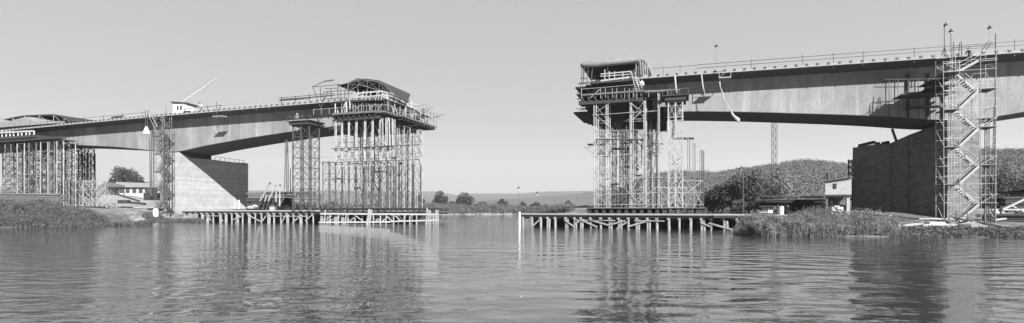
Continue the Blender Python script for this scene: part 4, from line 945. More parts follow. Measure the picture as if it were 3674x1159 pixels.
for a in ((1275, 1.5, 1300, .6), (1370, .4, 1392, 1.3), (1392, 1.3, 1402, .7), (1418, 1.5, 1440, .5), (1200, .5, 1214, 1.2)):
    g = MB(); g.beam(FP(a[0], a[1]), FP(a[2], a[3]), .1, .16); T.add('brace', g, M_wood)
g = MB()
for k in range(60):
    pass
# steel girders under the scaffold feet
def foot_girder(label, xa, xb, z, h, off, ta, rows):
    T = Thing('foot_girder', label, 'girder', P(sx((xa+xb)/2, ta), ta, z), 'girders under the scaffold feet'); 
    for tt in rows:
        g = MB(); s0, s1 = sx(xa, ta), sx(xb, ta)
        g.st(s0, s1, tt-.15, tt+.15, z, z+.08); g.st(s0, s1, tt-.15, tt+.15, z+h-.08, z+h); s = s0
        while s < s1: g.st(s, s+.55, tt-.05, tt+.05, z+.08, z+h-.08); s += 1.15
        T.add('girder_beam', g, M_steel)
foot_girder('dark girders under the feet of the left scaffold', 1150, 1500, 2.35, .5, 0, -1.2, (-1.2, .9, 5, 7, 10, 12))
foot_girder('dark girders with openings under the feet of the right scaffold', 2108, 2535, 1.95, .8, 0, -1.6, (-1.6, .6, 4, 6, 9, 11))
g = MB(); s0, s1 = sx(2110, -1.6), sx(2535, -1.6); g.st(s0, s1, -2.0, 11.5, 2.76, 2.88); single('plank_floor', g, M_woodm, 'plank floor laid on the girders under the right scaffold', 'floor')
# pale lattice fence behind the left jetty, and at the right scaffold foot
def lattice(label, x0, x1, Y, z0, z1, n, m):
    T = Thing('lattice_barrier', label, 'lattice barrier', G(x0, Y, z0), 'pale lattice barriers at the scaffold feet'); g = MB(); q = MB()
    for z in (z0, z1): g.bar(G(x0, Y, z), G(x1, Y, z), .06)
    for k in range(n):
        a = x0+(x1-x0)*k/n; c = x0+(x1-x0)*(k+1)/n; q.bar(G(a, Y, z0), G(c, Y, z1), .045); q.bar(G(c, Y, z0), G(a, Y, z1), .045); g.bar(G(a, Y, z0), G(a, Y, z1), .06)
    T.add('frame', g, m); T.add('lattice', q, m)
lattice('pale crossed lattice barrier behind the lone support tower', 1058, 1160, 108, 3.0, 6.2, 5, M_tube)
lattice('long pale crossed lattice barrier along the rear foot of the left scaffold', 1170, 1490, 112, 2.9, 6.4, 12, M_tube)
lattice('pale crossed lattice barrier at the rear foot of the right scaffold', 2140, 2520, 93, 2.9, 6.6, 13, M_tube)
lattice('pale lattice barrier on the left bank beside the low scaffold bays', 300, 400, 113, 3.0, 5.0, 6, M_tube)

# ------------------------------------------------------------------ dark yard behind the left jetty
log_stack('log_heap', 'dark heap of logs behind the left jetty, right of the pale pier', G(890, 122, 2.6), G(1045, 124, 2.6), 6, 4, .26, M_woodd)
for i, (x0, y0, x1, y1) in enumerate([(932, 722, 970, 655), (950, 722, 958, 700), (962, 722, 990, 665), (990, 724, 991, 690), (1007, 730, 1029, 688), (1003, 740, 1005, 662)]):
    g = MB(); g.beam(D(x0, y0, 119), D(x1, y1, 122), .3, .12); g2 = single('leaning_plank', g, M_pile, ['leftmost long plank leaning on the dark log heap', 'short plank leaning on the dark log heap, second from left', 'third long plank leaning on the dark log heap', 'upright plank in front of the dark log heap', 'leaning plank at the right end of the dark log heap', 'thin upright stake at the right end of the dark log heap'][i], 'plank', 'planks leaning on the log heap')
g = MB(); g.beam(D(890, 694, 126), D(1120, 692, 126), 2.0, .3); g.beam(D(950, 696, 124), D(1060, 706, 124), 1.0, .3); single('plank_ramp', g, M_woodm, 'grey plank ramp running above the dark log heap', 'ramp')
g = MB(); random.seed(4)
for k in range(9): c = D(893+k*3.2, 746-random.random()*7, 119); g.lathe(c, [(.05, -.3), (.45, -.2), (.5, .1), (.2, .35)], 7)
single('sack_pile', g, M_cloth, 'small pile of white sacks beside the far corner of the pale pier', 'sacks')
g = MB(); g.box(D(978, 748, 112), (1.0, .8, .7)); g.box(D(978, 741, 112)+Vector((0, 0, .1)), (1.05, .85, .06)); single('crate', g, M_wood, 'pale wooden crate on the left jetty before the log heap', 'crate')
T = Thing('timber_truss_bridge', 'low grey timber gangway far behind the left jetty', 'gangway', D(960, 712, 150)); g = MB(); g.beam(D(885, 700, 150), D(1160, 697, 150), 1.2, .25); T.add('deck', g, M_woodm); g = MB()
for k in range(26): x = 887+k*10.5; g.bar(D(x, 700, 150), D(x, 708, 150), .12)
T.add('post', g, M_woodd)

# ------------------------------------------------------------------ things on the left deck
def rot_box(mb, c, a, b_, h): pass
T = Thing('site_hut', 'white site hut with dark windows standing on the left bridge deck', 'hut', P(-78, 1.5, zdeck(-78)+.5))
sa, sb = sx(604, .8), sx(661, .8); z0 = zdeck(-78)+.4; z1 = z0+2.4; sc_ = sx(624, .8)
g = MB(); g.hexa([P(sa, 3.2, z0), P(sc_, .6, z0), P(sb, 1.2, z0), P(sb-.6, 4.2, z0), P(sa, 3.2, z1), P(sc_, .6, z1+.1), P(sb, 1.2, z1-.1), P(sb-.6, 4.2, z1-.1)]); T.add('wall', g, M_white)
g = MB(); g.hexa([P(sa-.4, 3.4, z1), P(sc_-.1, .2, z1+.15), P(sb+.4, .9, z1-.1), P(sb-.4, 4.6, z1-.1), P(sa-.4, 3.4, z1+.22), P(sc_-.1, .2, z1+.4), P(sb+.4, .9, z1+.12), P(sb-.4, 4.6, z1+.15)]); T.add('roof', g, M_felt)
def quadwin(p0, p1, za, zb, off):
    g = MB(); n_ = (p1-p0).cross(Vector((0, 0, 1))).normalized(); n_ = n_ if n_.y < 0 else -n_
    a = p0+n_*.0; g.hexa([Vector((*a.xy, za)), Vector((*p1.xy, za)), Vector((*(p1+n_*off).xy, za)), Vector((*(p0+n_*off).xy, za)), Vector((*a.xy, zb)), Vector((*p1.xy, zb)), Vector((*(p1+n_*off).xy, zb)), Vector((*(p0+n_*off).xy, zb))]); return g
A0, B0, E0 = P(sa, 3.2, 0), P(sc_, .6, 0), P(sb, 1.2, 0)
for (p, q, u, v) in ((A0, B0, .42, .72), (B0, E0, .28, .45), (B0, E0, .52, .7)):
    wf = T.add('window', quadwin(p+(q-p)*u, p+(q-p)*v, z0+.95, z0+1.95, .04), M_woodm)
    T.add('pane', quadwin(p+(q-p)*(u+.03), p+(q-p)*(v-.03), z0+1.03, z0+1.87, .06), M_glass, wf)
T = Thing('crane_jib', 'thin white lattice crane jib slanting up behind the site hut', 'crane', P(-74, 6, 23)); g = MB(); p0, p1 = W(650, 372, 6), W(776, 283, 6)
a = Vector((0, 0, .28)); c = Vector((0, .3, -.2))
for o in (a, c, -c-a): g.bar(p0+o, p1+o*.4, .035)
for k in range(22):
    u = k/22; v = (k+1)/22; P_ = lambda w_: p0+(p1-p0)*w_; o = [a, c, -c-a]; g.bar(P_(u)+o[k % 3]*(1-.6*u), P_(v)+o[(k+1) % 3]*(1-.6*v), .03)
T.add('boom', g, M_white); g = MB(); g.bar(p1, W(560, 385, 6), .02); g.bar(p1, W(655, 372, 6), .02); T.add('cable', g, M_tube)
g = MB(); g.st(sx(652, 5), sx(668, 5), 5, 6.6, zdeck(-73)+.5, zdeck(-73)+1.7); T.add('winch_house', g, M_steel)
# small cab crane on left of hut with concrete skip
T = Thing('derrick', 'small derrick leaning over the deck edge holding the white concrete skip', 'derrick', W(535, 420, -.5)); g = MB()
g.bar(W(524, 378, -3), W(565, 455, -2.5), .07); g.bar(W(530, 392, -3), W(548, 425, 0), .06); g.bar(W(518, 384, -3), W(560, 470, -2.6), .05); g.bar(W(520, 368, -3), W(530, 400, -3), .09, 6); T.add('arm', g, M_edge)
g = MB(); g.bar(W(521, 395, -3), W(522, 455, -3), .07); g.bar(W(530, 395, -3), W(529, 455, -3), .07); T.add('cable', g, M_pole)
g = MB(); c = W(525.5, 480, -3); g.lathe(c, [(.72, 0), (.68, .15), (.3, 1.25), (.18, 1.55)], 10); single('concrete_skip', g, M_white, 'white conical concrete skip hanging in front of the left girder', 'skip')
g = MB(); random.seed(9)
for k in range(14): x = 788+random.random()*36; g.beam(W(x-14, 400-random.random()*7, 1.5), W(x+14, 402-random.random()*7, 1.5), .2, .1)
single('plank_pile', g, M_woodd, 'untidy pile of dark planks on the left deck', 'plank pile')
g = MB()
for k in range(8): g.beam(W(395+k*2, 424-k*.8, 1.5), W(432+k*2, 421-k*.8, 1.5), .2, .1)
single('plank_pile', g, M_woodd, 'flat pile of planks on the deck left of the left stair tower', 'plank pile')
T = Thing('hanging_stage', 'white hanging stage below the deck edge casting a shadow on the left girder', 'stage', W(790, 416, -2)); g = MB(); s0, s1 = sx(773, -1), sx(808, -1); zz = zy(790, 416, -1.5)
g.st(s0, s1, -1.8, -.5, zz-.12, zz); T.add('plank_deck', g, M_wood); g = MB()
for s in (s0+.1, s1-.1):
    for tt in (-1.7, -.6): g.bar(P(s, tt, zz), P(s, tt if tt > -1 else -1.0, zdeck(s)+.5), .03)
T.add('hanger', g, M_pole)
pole_set([(777, 410, 777, 365, -.2), (597, 420, 596, 380, -.2), (625, 415, 625, 397, -.2), (663, 412, 662, 390, -.2)], ['thin upright pole on the left deck above the hanging stage', 'dark post at the left corner of the site hut', 'small dark post before the site hut', 'dark post at the right corner of the site hut'], group='posts on the left deck', r=.07)
g = MB()
for k in range(5): c = W(664+k*4, 408, 1.2); g.lathe(c, [(.1, -.4), (.55, -.2), (.5, .3), (.2, .6)], 7)
single('scrub_heap', g, M_steel, 'dark rounded heap of material beside the site hut', 'heap')

# ------------------------------------------------------------------ lamps
def lamp(label, x, ytop, ybase, tt, m=M_steel, Y=None, shade=.28, r=.03, arm=0):
    f_ = (lambda a, b_: D(a, b_, Y)) if Y else (lambda a, b_: W(a, b_, tt))
    p0, p1 = f_(x+arm, ybase), f_(x+arm, ytop+4); T = Thing('lamp_post', label, 'lamp', p0, 'site lamps')
    g = MB(); g.bar(p0, p1, r, 6, r*.7)
    if arm: g.bar(p1, f_(x, ytop+2), r*.7)
    T.add('pole', g, m); c = f_(x, ytop+6); g = MB(); g.lathe(c, [(shade, 0), (shade*.8, .12), (shade*.25, .3), (.06, .42)], 10); T.add('lamp_shade', g, M_steel)
    g = MB(); g.lathe(c, [(.02, -.22), (.12, -.16), (.13, -.02), (.05, .06)], 8); T.add('bulb', g, M_white)
lamp('taller dark lamp on a tripod foot above the right deck', 3393, 86, 222, .3, arm=-5, r=.05)
lamp('lamp with a triangular shade on a pole just left of the right stair tower head', 3412, 108, 222, -.6, r=.045)
lamp('small lamp high above the right stair tower', 3551, 96, 215, .5, r=.012)
lamp('small lamp on a hair thin pole above the canvas strips on the right deck', 2570, 162, 262, .3, r=.015)
lamp('taller lamp on a thin pole at the tip of the right jetty', 1861, 672, 766, 0, Y=78, r=.02, shade=.2)
lamp('lower lamp on a thin pole near the tip of the right jetty', 1927, 690, 766, 0, Y=79, r=.02, shade=.2)
lamp('tall curved dark lamp pole before the dark trees on the right bank', 2659, 601, 766, 0, Y=72, r=.11, arm=7, shade=.3)
lamp('small lamp on a thin pole above the left deck right of the hut', 714, 366, 405, .5, r=.012, shade=.2)
g = MB()
for a in ((3393, 170, 3372, 222), (3393, 170, 3406, 222), (3380, 205, 3400, 205)): g.bar(W(a[0]-4, a[1], .3), W(a[2]-4, a[3], .8), .05)
single('tripod_stand', g, M_steel, 'small tripod stand bracing the taller lamp on the right deck', 'stand')

# ------------------------------------------------------------------ ribbons, cage on the right deck
def strip(label, pts, tt, wd):
    g = MB(); P_ = [W(x, y, tt) for x, y in pts]; rings = []
    for k, p in enumerate(P_):
        wk = wd[k] if isinstance(wd, (list, tuple)) else wd; a = Vector((CA, -SA, 0))*wk/2; e = Vector((0, .015, 0)); rings.append([p-a-e, p+a-e, p+a+e, p-a+e])
    g.loft(rings); single('canvas_strip', g, M_cloth, label, 'canvas strip', 'canvas strips hanging from the right deck', smooth=True)
strip('short white canvas strip hanging above the right support tower', [(2421, 268), (2423, 290), (2425, 315), (2428, 336)], -.4, .24)
strip('curved white canvas strip hanging from the middle of the right deck', [(2517, 268), (2519, 285), (2522, 310), (2528, 336)], -.4, .18)
strip('longest white canvas strip with a flared end blowing below the right girder', [(2582, 290), (2584, 312), (2594, 338), (2600, 362), (2618, 390), (2630, 413), (2645, 426), (2652, 440)], -.6, [.16, .1, .2, .12, .16, .4, .75, .2])
T = Thing('edge_cage', 'pale tube work cage hooked over the right deck edge', 'cage', W(2600, 275, -.5)); g = MB()
for tt in (-1.0, .2):
    for x in (2580, 2622): g.bar(W(x, 280, tt), W(x, 240, tt), .05)
    g.bar(W(2578, 241, tt), W(2624, 238, tt), .05); g.bar(W(2580, 258, tt), W(2622, 256, tt), .04); g.bar(W(2582, 278, tt), W(2622, 242, tt), .04)
T.add('frame', g, M_tube); g = MB(); g.st(sx(2580, -1), sx(2622, -1), -1.1, .1, zy(2600, 277, -1)-.1, zy(2600, 277, -1)+.02); T.add('plank_deck', g, M_wood)
g = MB(); p, q = D(2770, 640, 150), D(2770, 380, 150)
T = Thing('lattice_mast', 'slender steel lattice mast rising behind the right girder', 'mast', D(2777, 745, 150)); g = MB(); q = MB(); hw = .55; b0 = D(2778, 745, 150); h_ = 30
for a_, c_ in ((-1, -1), (1, -1), (1, 1), (-1, 1)): g.bar(b0+Vector((a_*hw, c_*hw, -1)), b0+Vector((a_*hw, c_*hw, h_)), .07)
k = 0
for z in np.arange(0, h_-1, 1.25):
    sgn = 1 if k % 2 else -1; k += 1
    for c_ in (-1, 1): q.bar(b0+Vector((-sgn*hw, c_*hw, z)), b0+Vector((sgn*hw, c_*hw, z+1.25)), .05)
    for a_ in (-1, 1): q.bar(b0+Vector((a_*hw, -sgn*hw, z)), b0+Vector((a_*hw, sgn*hw, z+1.25)), .05)
T.add('leg', g, M_pole); T.add('lacing', q, M_pole)
g = MB(); g.bar(W(3200, 462, 12), W(3216, 508, 12), .18, 4); g.bar(W(3205, 462, 12), W(3221, 508, 12), .05); single('ladder_beam', g, M_tube2, 'slanting lattice ladder hanging behind the right pier top', 'ladder')

# ------------------------------------------------------------------ right bank yard
def hz(x, Y): return gpt(x, Y)
T = Thing('plank_walkway', 'long low plank walkway on short posts behind the willow scrub', 'walkway', G(2900, 59, 1.8)); g = MB()
def WP(x, z, o=0): return G(x, float(np.interp(x, [2600, 3200], [64, 58]))+o, z)
g.hexa([WP(2560, 1.85), WP(3200, 1.85), WP(3200, 1.85, 3), WP(2560, 1.85, 3), WP(2560, 1.95), WP(3200, 1.95), WP(3200, 1.95, 3), WP(2560, 1.95, 3)]); T.add('plank_deck', g, M_wood)
g = MB(); g.beam(WP(2560, 1.65, .1), WP(3200, 1.65, .1), .15, .22); T.add('stringer', g, M_woodd)
for x in range(2740, 3200, 28): g = MB(); g.bar(WP(x, -.5, .2), WP(x, 1.75, .2), .11, 6); T.add('post', g, M_pile)
g = MB(); c = G(2803, 63, 1.98); g.lathe(c, [(.02, 0), (.29, 0), (.29, .3), (.31, .33), (.29, .36), (.29, .62), (.31, .65), (.29, .68), (.29, .96), (.02, .96)], 16); single('oil_drum', g, M_white, 'white drum standing on the plank walkway before the log stack', 'drum', loc=c)
random.seed(14)
log_stack('log_stack', 'long dark stack of timbers behind the white drum', G(2732, 82, 1.9), G(2990, 79, 1.9), 9, 4, .14, M_woodd, 1.0)
log_stack('log_stack', 'lower stack of dark timbers in front of the hut on stilts', G(2895, 77, 1.8), G(3010, 76, 1.8), 6, 3, .12, M_woodd, .8)
g = MB()
for k in range(11): g.beam(G(2735+random.uniform(-5, 5), 80+random.random(), 4.5+k*.02), G(2980+random.uniform(-10, 10), 78, 4.35+k*.02), .14, .03)
single('plank_cover', g, M_woodm, 'thin grey planks laid on top of the long log stack', 'planks')
g = MB(); g.box(G(2760, 72, 2.3), (.7, .6, .45)); g.box(G(2735, 72, 2.2), (1.0, .6, .15)); single('stone_block', g, M_stone, 'pale block beside the drum on the right bank', 'block')
T = Thing('stilt_hut', 'pale boarded hut with a small window raised on timber legs', 'hut', G(3008, 72, 1.8))
Yh = 72; hx0, hx1 = 2961, 3055
zl = CAMZ+(HY-652)/F*Yh; zr = CAMZ+(HY-642)/F*Yh; zb = CAMZ+(HY-699)/F*Yh
f4 = [G(hx0, Yh, zb), G(hx1, Yh-1.5, zb), G(hx1, Yh-1.5, zr), G(hx0, Yh, zl)]
g = MB(); g.prism(f4, (2.62, 4.0, 0)); T.add('wall', g, M_wall)
g = MB(); rb = [G(hx0-4, Yh-.3, zl+.03), G(hx1+6, Yh-1.9, zr+.1), G(hx1+6, Yh-1.9, zr+.25), G(hx0-4, Yh-.3, zl+.18)]; g.prism(rb, (3.0, 4.6, 0)); T.add('roof', g, M_woodm)
wo = MB(); wo.prism([G(2991, Yh-.56, CAMZ+(HY-677)/F*Yh), G(3002, Yh-.76, CAMZ+(HY-677)/F*Yh), G(3002, Yh-.76, CAMZ+(HY-659)/F*Yh), G(2991, Yh-.56, CAMZ+(HY-659)/F*Yh)], (.02, .3, 0)); T.add('window', wo, M_glass)
for x, yy in ((2966, 0), (3042, -1.3), (2975, 3.5), (3050, 2.5)): g = MB(); g.bar(G(x, Yh+yy, 1.2), G(x, Yh+yy, zb), .17 if x != 3042 else .26, 4); T.add('leg', g, M_wood if x == 3042 else M_woodm)
g = MB(); g.st(0, 0, 0, 0, 0, 0) if False else None
g.beam(G(hx0, Yh-.2, zb-.15), G(hx1, Yh-1.7, zb-.15), .3, .25); T.add('floor_beam', g, M_woodd)
g = MB(); c = G(2999, Yh, zb-1.6); g.lathe(c, [(.12, 0), (.16, .35), (1.2, 1.45), (1.2, 1.55)], 8); T.add('hopper', g, M_steel)
g = MB(); g.bar(G(2971, Yh+1, zl), G(2971, Yh+1, CAMZ+(HY-619)/F*Yh), .17, 8); T.add('chimney', g, M_steel)
g = MB(); random.seed(6)
for k in range(10): g.box(G(2985+random.random()*32, 71, 1.8+random.random()*1.3), (random.uniform(.5, 1.3), .5, .18), random.random())
single('plank_pile', g, M_wood, 'pale planks piled beneath the hut on stilts', 'plank pile')
T = Thing('ladder_cage', 'narrow dark framed hoist with pale panels against the right pier edge', 'hoist', G(3050, 94, 2)); g = MB()
for x in (3044, 3058):
    for yy in (94, 95.5): g.bar(G(x, yy, 1.5), G(x, yy, CAMZ+(HY-572)/F*94), .12)
T.add('frame', g, M_steel); g = MB()
for y in (580, 600, 622): c = D(3052, y, 94); g.box(c, (.55, .8, .55))
T.add('panel', g, M_white)
# debris at the foot of the right pier
random.seed(17); ORD = 'first second third fourth fifth sixth seventh eighth ninth tenth eleventh twelfth thirteenth fourteenth fifteenth sixteenth'.split()
for k in range(16):
    x = 3215+k*12.8+random.uniform(0, 6); Y = random.uniform(57, 61); p = gpt(x, Y)+Vector((0, 0, .12)); a = random.uniform(-.5, .7); L = random.uniform(.8, 2.4)
    g = MB(); g.beam(p-Vector((math.cos(a), math.sin(a), 0))*L/2, p+Vector((math.cos(a), math.sin(a), .18))*L/2, random.uniform(.15, .35), random.uniform(.06, .14))
    single('scrap_board', g, M_wood if k % 3 else M_stone, '%s pale scrap board from the left along the foot of the right pier' % ORD[k], 'board', 'scrap boards at the foot of the right pier')
g = MB(); g.box(gpt(3354, 60)+Vector((0, 0, .3)), (1.8, .8, .35), .05); single('concrete_slab', g, M_white, 'white slab lying flat at the foot of the right pier', 'slab')
g = MB(); g.lathe(gpt(3480, 62)+Vector((0, 0, -.2)), [(.3, -.2), (1.7, 0), (1.5, .4), (.9, .75), (.2, .85)], 9); g.v = [v+Vector((random.uniform(-.25, .25), random.uniform(-.25, .25), random.uniform(-.15, .15))) for v in g.v]; single('rubble_mound', g, M_pier, 'pale mound of hardened concrete below the stair tower', 'mound')
T = Thing('gangway', 'dark gangway with railing sloping from the right stair tower to the bank', 'gangway', G(3480, 63, 1.5)); g = MB(); g.beam(D(3420, 782, 63), D(3620, 818, 60), .9, .2); T.add('plank_deck', g, M_woodd); g = MB()
g.bar(D(3420, 757, 63), D(3510, 775, 62), .05); g.bar(D(3420, 768, 63), D(3510, 787, 62), .05)
for x, a, c in ((3430, 760, 785), (3472, 768, 792), (3508, 775, 798)): g.bar(D(x, a, 62.6), D(x, c, 62.6), .05)
T.add('handrail', g, M_pole)
g = MB(); g.beam(D(3295, 785, 64), D(3425, 785, 64), .3, .14); single('long_plank', g, M_wood, 'long pale plank jutting left from the foot of the right stair tower', 'plank')
# lumber yard right of the pier
T = Thing('open_shed', 'low open lumber shed with a long flat roof right of the second pier', 'shed', G(3600, 84, 1.5)); g = MB()
g.hexa([D(3505, 698, 84), D(3800, 690, 84), D(3800, 690, 92), D(3505, 696, 92), D(3505, 691, 84), D(3800, 682, 84), D(3800, 684, 92), D(3505, 690, 92)]); T.add('roof', g, M_woodm)
g = MB(); g.hexa([G(3515, 90, 1), G(3594, 90, 1), G(3594, 91, 1), G(3515, 91, 1), D(3515, 700, 90), D(3594, 700, 90), D(3594, 700, 91), D(3515, 700, 91)]); T.add('wall', g, M_wall)
for x in (3510, 3560, 3610, 3660, 3710): g = MB(); g.bar(G(x, 84.5, 1), D(x, 696, 84.5), .13); T.add('post', g, M_woodm)
T = Thing('yard_fence', 'pale timber rail on thick posts at the right edge of the lumber yard', 'fence', G(3600, 72, 1)); g = MB(); g.beam(D(3512, 752, 72), D(3760, 752, 70), .2, .22); T.add('rail', g, M_wood)
for x in (3595, 3648, 3667, 3720): g = MB(); g.bar(G(x, 71.5, .2), D(x, 748, 71.5), .24, 8); T.add('post', g, M_wood)
g = MB(); g.beam(D(3596, 752, 70), D(3690, 708, 70), .2, .22); g.beam(D(3632, 738, 70), D(3645, 746, 70), .15, .15); T.add('brace', g, M_wood)
random.seed(23)
log_stack('plank_stack', 'dark plank stack beneath the roof of the open shed', G(3600, 80, 1.3), G(3760, 79, 1.3), 9, 4, .2, M_woodd, .8)
log_stack('plank_stack', 'low dark beams on the ground before the pale timber rail', G(3530, 68, .9), G(3740, 65, .9), 3, 2, .2, M_woodd, .8)
g = MB(); 
for k in range(12): x = 3590+random.random()*90; g.beam(D(x, 700-random.random()*14, 82), D(x+50, 690-random.random()*10, 82), .3, .12)
single('roof_planks', g, M_woodd, 'loose dark planks piled on top of the open shed', 'planks')
for x, y, lab in ((3572, 762, 'small white bundle left of the thick yard posts'), (3645, 778, 'round pale stone near the thick yard posts')):
    g = MB(); g.lathe(D(x, y, 70), [(.1, -.45), (.35, -.3), (.38, .1), (.12, .35)], 8); single('bundle', g, M_stone, lab, 'bundle')
g = MB(); g.beam(D(3560, 790, 64), D(3605, 784, 64), .5, .16); single('board', g, M_wood, 'pale board lying on the dark beams at the right edge', 'board')

# ------------------------------------------------------------------ left bank yard
T = Thing('site_shed', 'long low shed with a pale roof behind the left stair tower', 'shed', G(470, 190, 3)); Ys = 190
g = MB(); g.hexa([G(428, Ys, 2.5), G(570, Ys, 2.5), G(570, Ys+6, 2.5), G(428, Ys+6, 2.5), D(428, 672, Ys), D(570, 672, Ys), D(570, 672, Ys+6), D(428, 672, Ys+6)]); T.add('wall', g, M_wall)
g = MB(); g.hexa([D(415, 672, Ys-1), D(578, 672, Ys-1), D(578, 661, Ys+7), D(415, 656, Ys+7), D(415, 670, Ys-1), D(578, 669, Ys-1), D(578, 658, Ys+7), D(415, 653, Ys+7)]); T.add('roof', g, M_edge)
for x in (436, 458, 482, 505, 530): g = MB(); g.box(D(x, 684, Ys-.03), (1.4, .12, 1.7)); T.add('window', g, M_glass)
T = Thing('open_shelter', 'small shelter with a dark sloping roof left of the long shed', 'shelter', G(390, 140, 3)); g = MB(); g.hexa([D(375, 672, 178), D(448, 672, 176), D(448, 668, 181), D(375, 655, 181), D(375, 669, 178), D(448, 669, 176), D(448, 665, 181), D(375, 651, 181)]); T.add('roof', g, M_woodm)
for x in (380, 402, 425, 445): g = MB(); g.bar(G(x, 177, 2.5), D(x, 671, 177), .14); T.add('post', g, M_woodd)
g = MB(); g.prism([D(415, 700, 135), D(560, 725, 128), D(560, 742, 128), D(360, 742, 135), D(355, 700, 135)], (0, 5, 0)); single('sand_heap', g, M_edge, 'bright sand ramp behind the left bank edge', 'sand heap')
g = MB(); g.beam(D(420, 697, 127), D(500, 722, 124), .4, .3); g.beam(D(430, 722, 118), D(520, 732, 118), .8, .5); g.box(D(445, 724, 117), (2.2, 1, .8)); single('conveyor', g, M_woodd, 'dark narrow conveyor beam lying on the sand ramp', 'conveyor')
for i, x in enumerate((533, 553)):
    g = MB(); c = D(x, 683, 111); T = Thing('cable_drum', ['left of two black cable drums beside the left stair tower', 'right of two black cable drums beside the left stair tower'][i], 'cable drum', c-Vector((0, 0, .5)), 'black cable drums')
    ring = MB(); rr = []
    for k in range(16):
        an = 2*math.pi*k/16; cc = c+Vector((math.cos(an)*.48, 0, math.sin(an)*.48)); d_ = Vector((math.cos(an), 0, math.sin(an)))
        rr.append([cc+d_*.16-Vector((0, .3, 0)), cc+d_*.16+Vector((0, .3, 0)), cc-d_*.16+Vector((0, .3, 0)), cc-d_*.16-Vector((0, .3, 0))])
    rr.append(rr[0]); ring.loft(rr, cap=False); T.add('rim', ring, M_black); g.bar(c-Vector((0, .2, 0)), c+Vector((0, .2, 0)), .2, 8); T.add('hub', g, M_woodm)
g = MB(); g.box(D(545, 705, 111.5), (2.6, 1.4, 1.6)); g.bar(D(530, 694, 111), D(560, 694, 111), .1); single('motor_winch', g, M_steel, 'dark winch housing carrying the cable drums', 'winch')
T = Thing('water_tank', 'white upright tank at the foot of the left stair tower', 'tank', G(559, 110, 3.1)); g = MB(); c = G(559, 109.5, gz(G(559, 109.5, 0))); g.lathe(c, [(.5, 0), (.52, 0), (.52, 1.9), (.3, 2.1), (.1, 2.15)], 14); T.add('shell', g, M_white); g = MB(); g.bar(c+Vector((0, 0, 2)), c+Vector((0, 0, 2.4)), .08, 6); T.add('cap', g, M_steel)

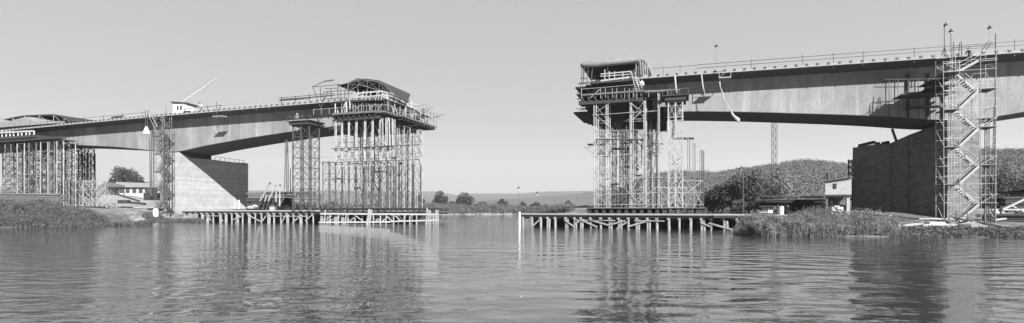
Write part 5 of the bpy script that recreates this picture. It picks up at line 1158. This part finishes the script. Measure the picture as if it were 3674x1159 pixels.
# ------------------------------------------------------------------ people
def person(label, foot, face, pose='stand', h=1.75, shirt=M_shirt):
    foot = Vector(foot); R = Matrix.Rotation(face, 3, 'Z'); T = Thing('person', label, 'person', foot, 'workers'); k = h/1.75
    lean = .25 if pose == 'bend' else .03
    J = {'pel': (0, 0, .95), 'ch': (0, -lean*.5, 1.2), 'nk': (0, -lean, 1.45), 'hd0': (0, -lean*1.1, 1.56), 'hd': (0, -lean*1.15, 1.7)}
    ed = [('pel', 'ch'), ('ch', 'nk'), ('nk', 'hd0'), ('hd0', 'hd')]; rad = {'pel': .15, 'ch': .15, 'nk': .08, 'hd0': .07, 'hd': .1}
    for sd, s_ in ((-1, 'l'), (1, 'r')):
        J['sh'+s_] = (sd*.2, -lean, 1.4); J['el'+s_] = (sd*.27, -lean-.05, 1.13); J['wr'+s_] = (sd*.24, -lean-(.2 if pose != 'stand' or sd > 0 else .05), .9); J['pm'+s_] = (sd*.23, -lean-.24 if (pose != 'stand' or sd > 0) else -.1, .82)
        ed += [('nk', 'sh'+s_), ('sh'+s_, 'el'+s_), ('el'+s_, 'wr'+s_), ('wr'+s_, 'pm'+s_)]; rad.update({'sh'+s_: .07, 'el'+s_: .048, 'wr'+s_: .032, 'pm'+s_: .035})
        for f in range(5):
            pm = J['pm'+s_]; nm_ = 'f%d%s' % (f, s_); J[nm_] = (pm[0]+(f-2)*.02 if f else pm[0]-sd*.05, pm[1]-.02, pm[2]-(.085 if 0 < f < 4 else .06)); rad[nm_] = .009; ed.append(('pm'+s_, nm_))
        J['hp'+s_] = (sd*.1, 0, .9); J['kn'+s_] = (sd*.13, -.04, .5); J['an'+s_] = (sd*.14, .02, .08); J['to'+s_] = (sd*.15, -.16, .04)
        ed += [('pel', 'hp'+s_), ('hp'+s_, 'kn'+s_), ('kn'+s_, 'an'+s_), ('an'+s_, 'to'+s_)]; rad.update({'hp'+s_: .1, 'kn'+s_: .065, 'an'+s_: .045, 'to'+s_: .04})
    def skin(name, keep, grow, m, parent=None, sub=1):
        ids = [j for j in J if j in keep]; ix = {j: i for i, j in enumerate(ids)}; me = bpy.data.meshes.new(name)
        me.from_pydata([tuple(R@(Vector(J[j])*k)) for j in ids], [(ix[a], ix[b_]) for a, b_ in ed if a in ix and b_ in ix], []); ob = bpy.data.objects.new(name, me); C.objects.link(ob)
        ob.parent = T.o; sm = ob.modifiers.new('s', 'SKIN'); sl_ = me.skin_vertices[0].data
        for j in ids: sl_[ix[j]].radius = ((rad[j]+grow)*k,)*2
        sl_[0].use_root = True; ob.modifiers.new('d', 'SUBSURF').levels = sub; ob.modifiers['d'].render_levels = sub
        me.materials.append(m); return ob
    skin('body', set(J), 0, M_skin)
    skin('jacket', {'pel', 'ch', 'nk', 'shl', 'shr', 'ell', 'elr', 'wrl', 'wrr'}, .018, shirt)
    skin('trousers', {'pel', 'hpl', 'hpr', 'knl', 'knr', 'anl', 'anr'}, .02, M_trou)
    c = foot+R@(Vector(J['hd'])*k); g = MB(); g.lathe(c, [(.12, -.01), (.115, .06), (.08, .11), (.02, .13)], 10); T.add('cap', g, M_hair)
person('worker in pale shirt and dark trousers on the left deck right of the hut', P(sx(723, .7), .7, zdeck(-72)+.45), .3, shirt=M_tube)
person('dark figure leaning at the far tip of the left working platform', P(-23.3, tx(1517, -23.3), 21.9), .8, 'bend', shirt=M_trou)
g = MB(); tt = tx(1517, -23.3); g.st(-24.2, -22.4, tt-1.5, tt+1.6, 21.75, 21.87); single('tip_stage', g, M_woodd, 'small dark stage carrying the leaning figure at the left bridge tip', 'staging')
person('worker in white beside the ladder of the right bridge end', P(sx(2303, -1.5), -1.5, 20.72), 0, shirt=M_white)
person('worker climbing the second flight of the right stair tower', P(sx(3480, -4.6), -4.6, 1.1+2.32*8+1.05), -1.2, 'bend', shirt=M_trou)
person('small worker standing on the cap of the lone support tower', P(sx(1078, 0), -.9, zy(1080, 437, -1.4)+.12), .2, shirt=M_trou)

# ------------------------------------------------------------------ haze
g = MB(); g.hexa([(-2600, -150, -4), (3600, -150, -4), (3600, 4500, -4), (-2600, 4500, -4), (-2600, -150, 420), (3600, -150, 420), (3600, 4500, 420), (-2600, 4500, 420)])
hz_ = link_mesh('haze', g.v, g.f, None); hz_['kind'] = 'stuff'; hz_['label'] = 'pale even haze in the valley air'
hm = bpy.data.materials.new('valley_haze'); hm.use_nodes = True; n = hm.node_tree; n.nodes.clear(); o_ = n.nodes.new('ShaderNodeOutputMaterial'); pv = n.nodes.new('ShaderNodeVolumePrincipled')
pv.inputs['Color'].default_value = (.9, .9, .9, 1); pv.inputs['Density'].default_value = 0.0001; pv.inputs['Anisotropy'].default_value = 0.1
n.links.new(pv.outputs[0], o_.inputs['Volume']); hz_.data.materials.append(hm)
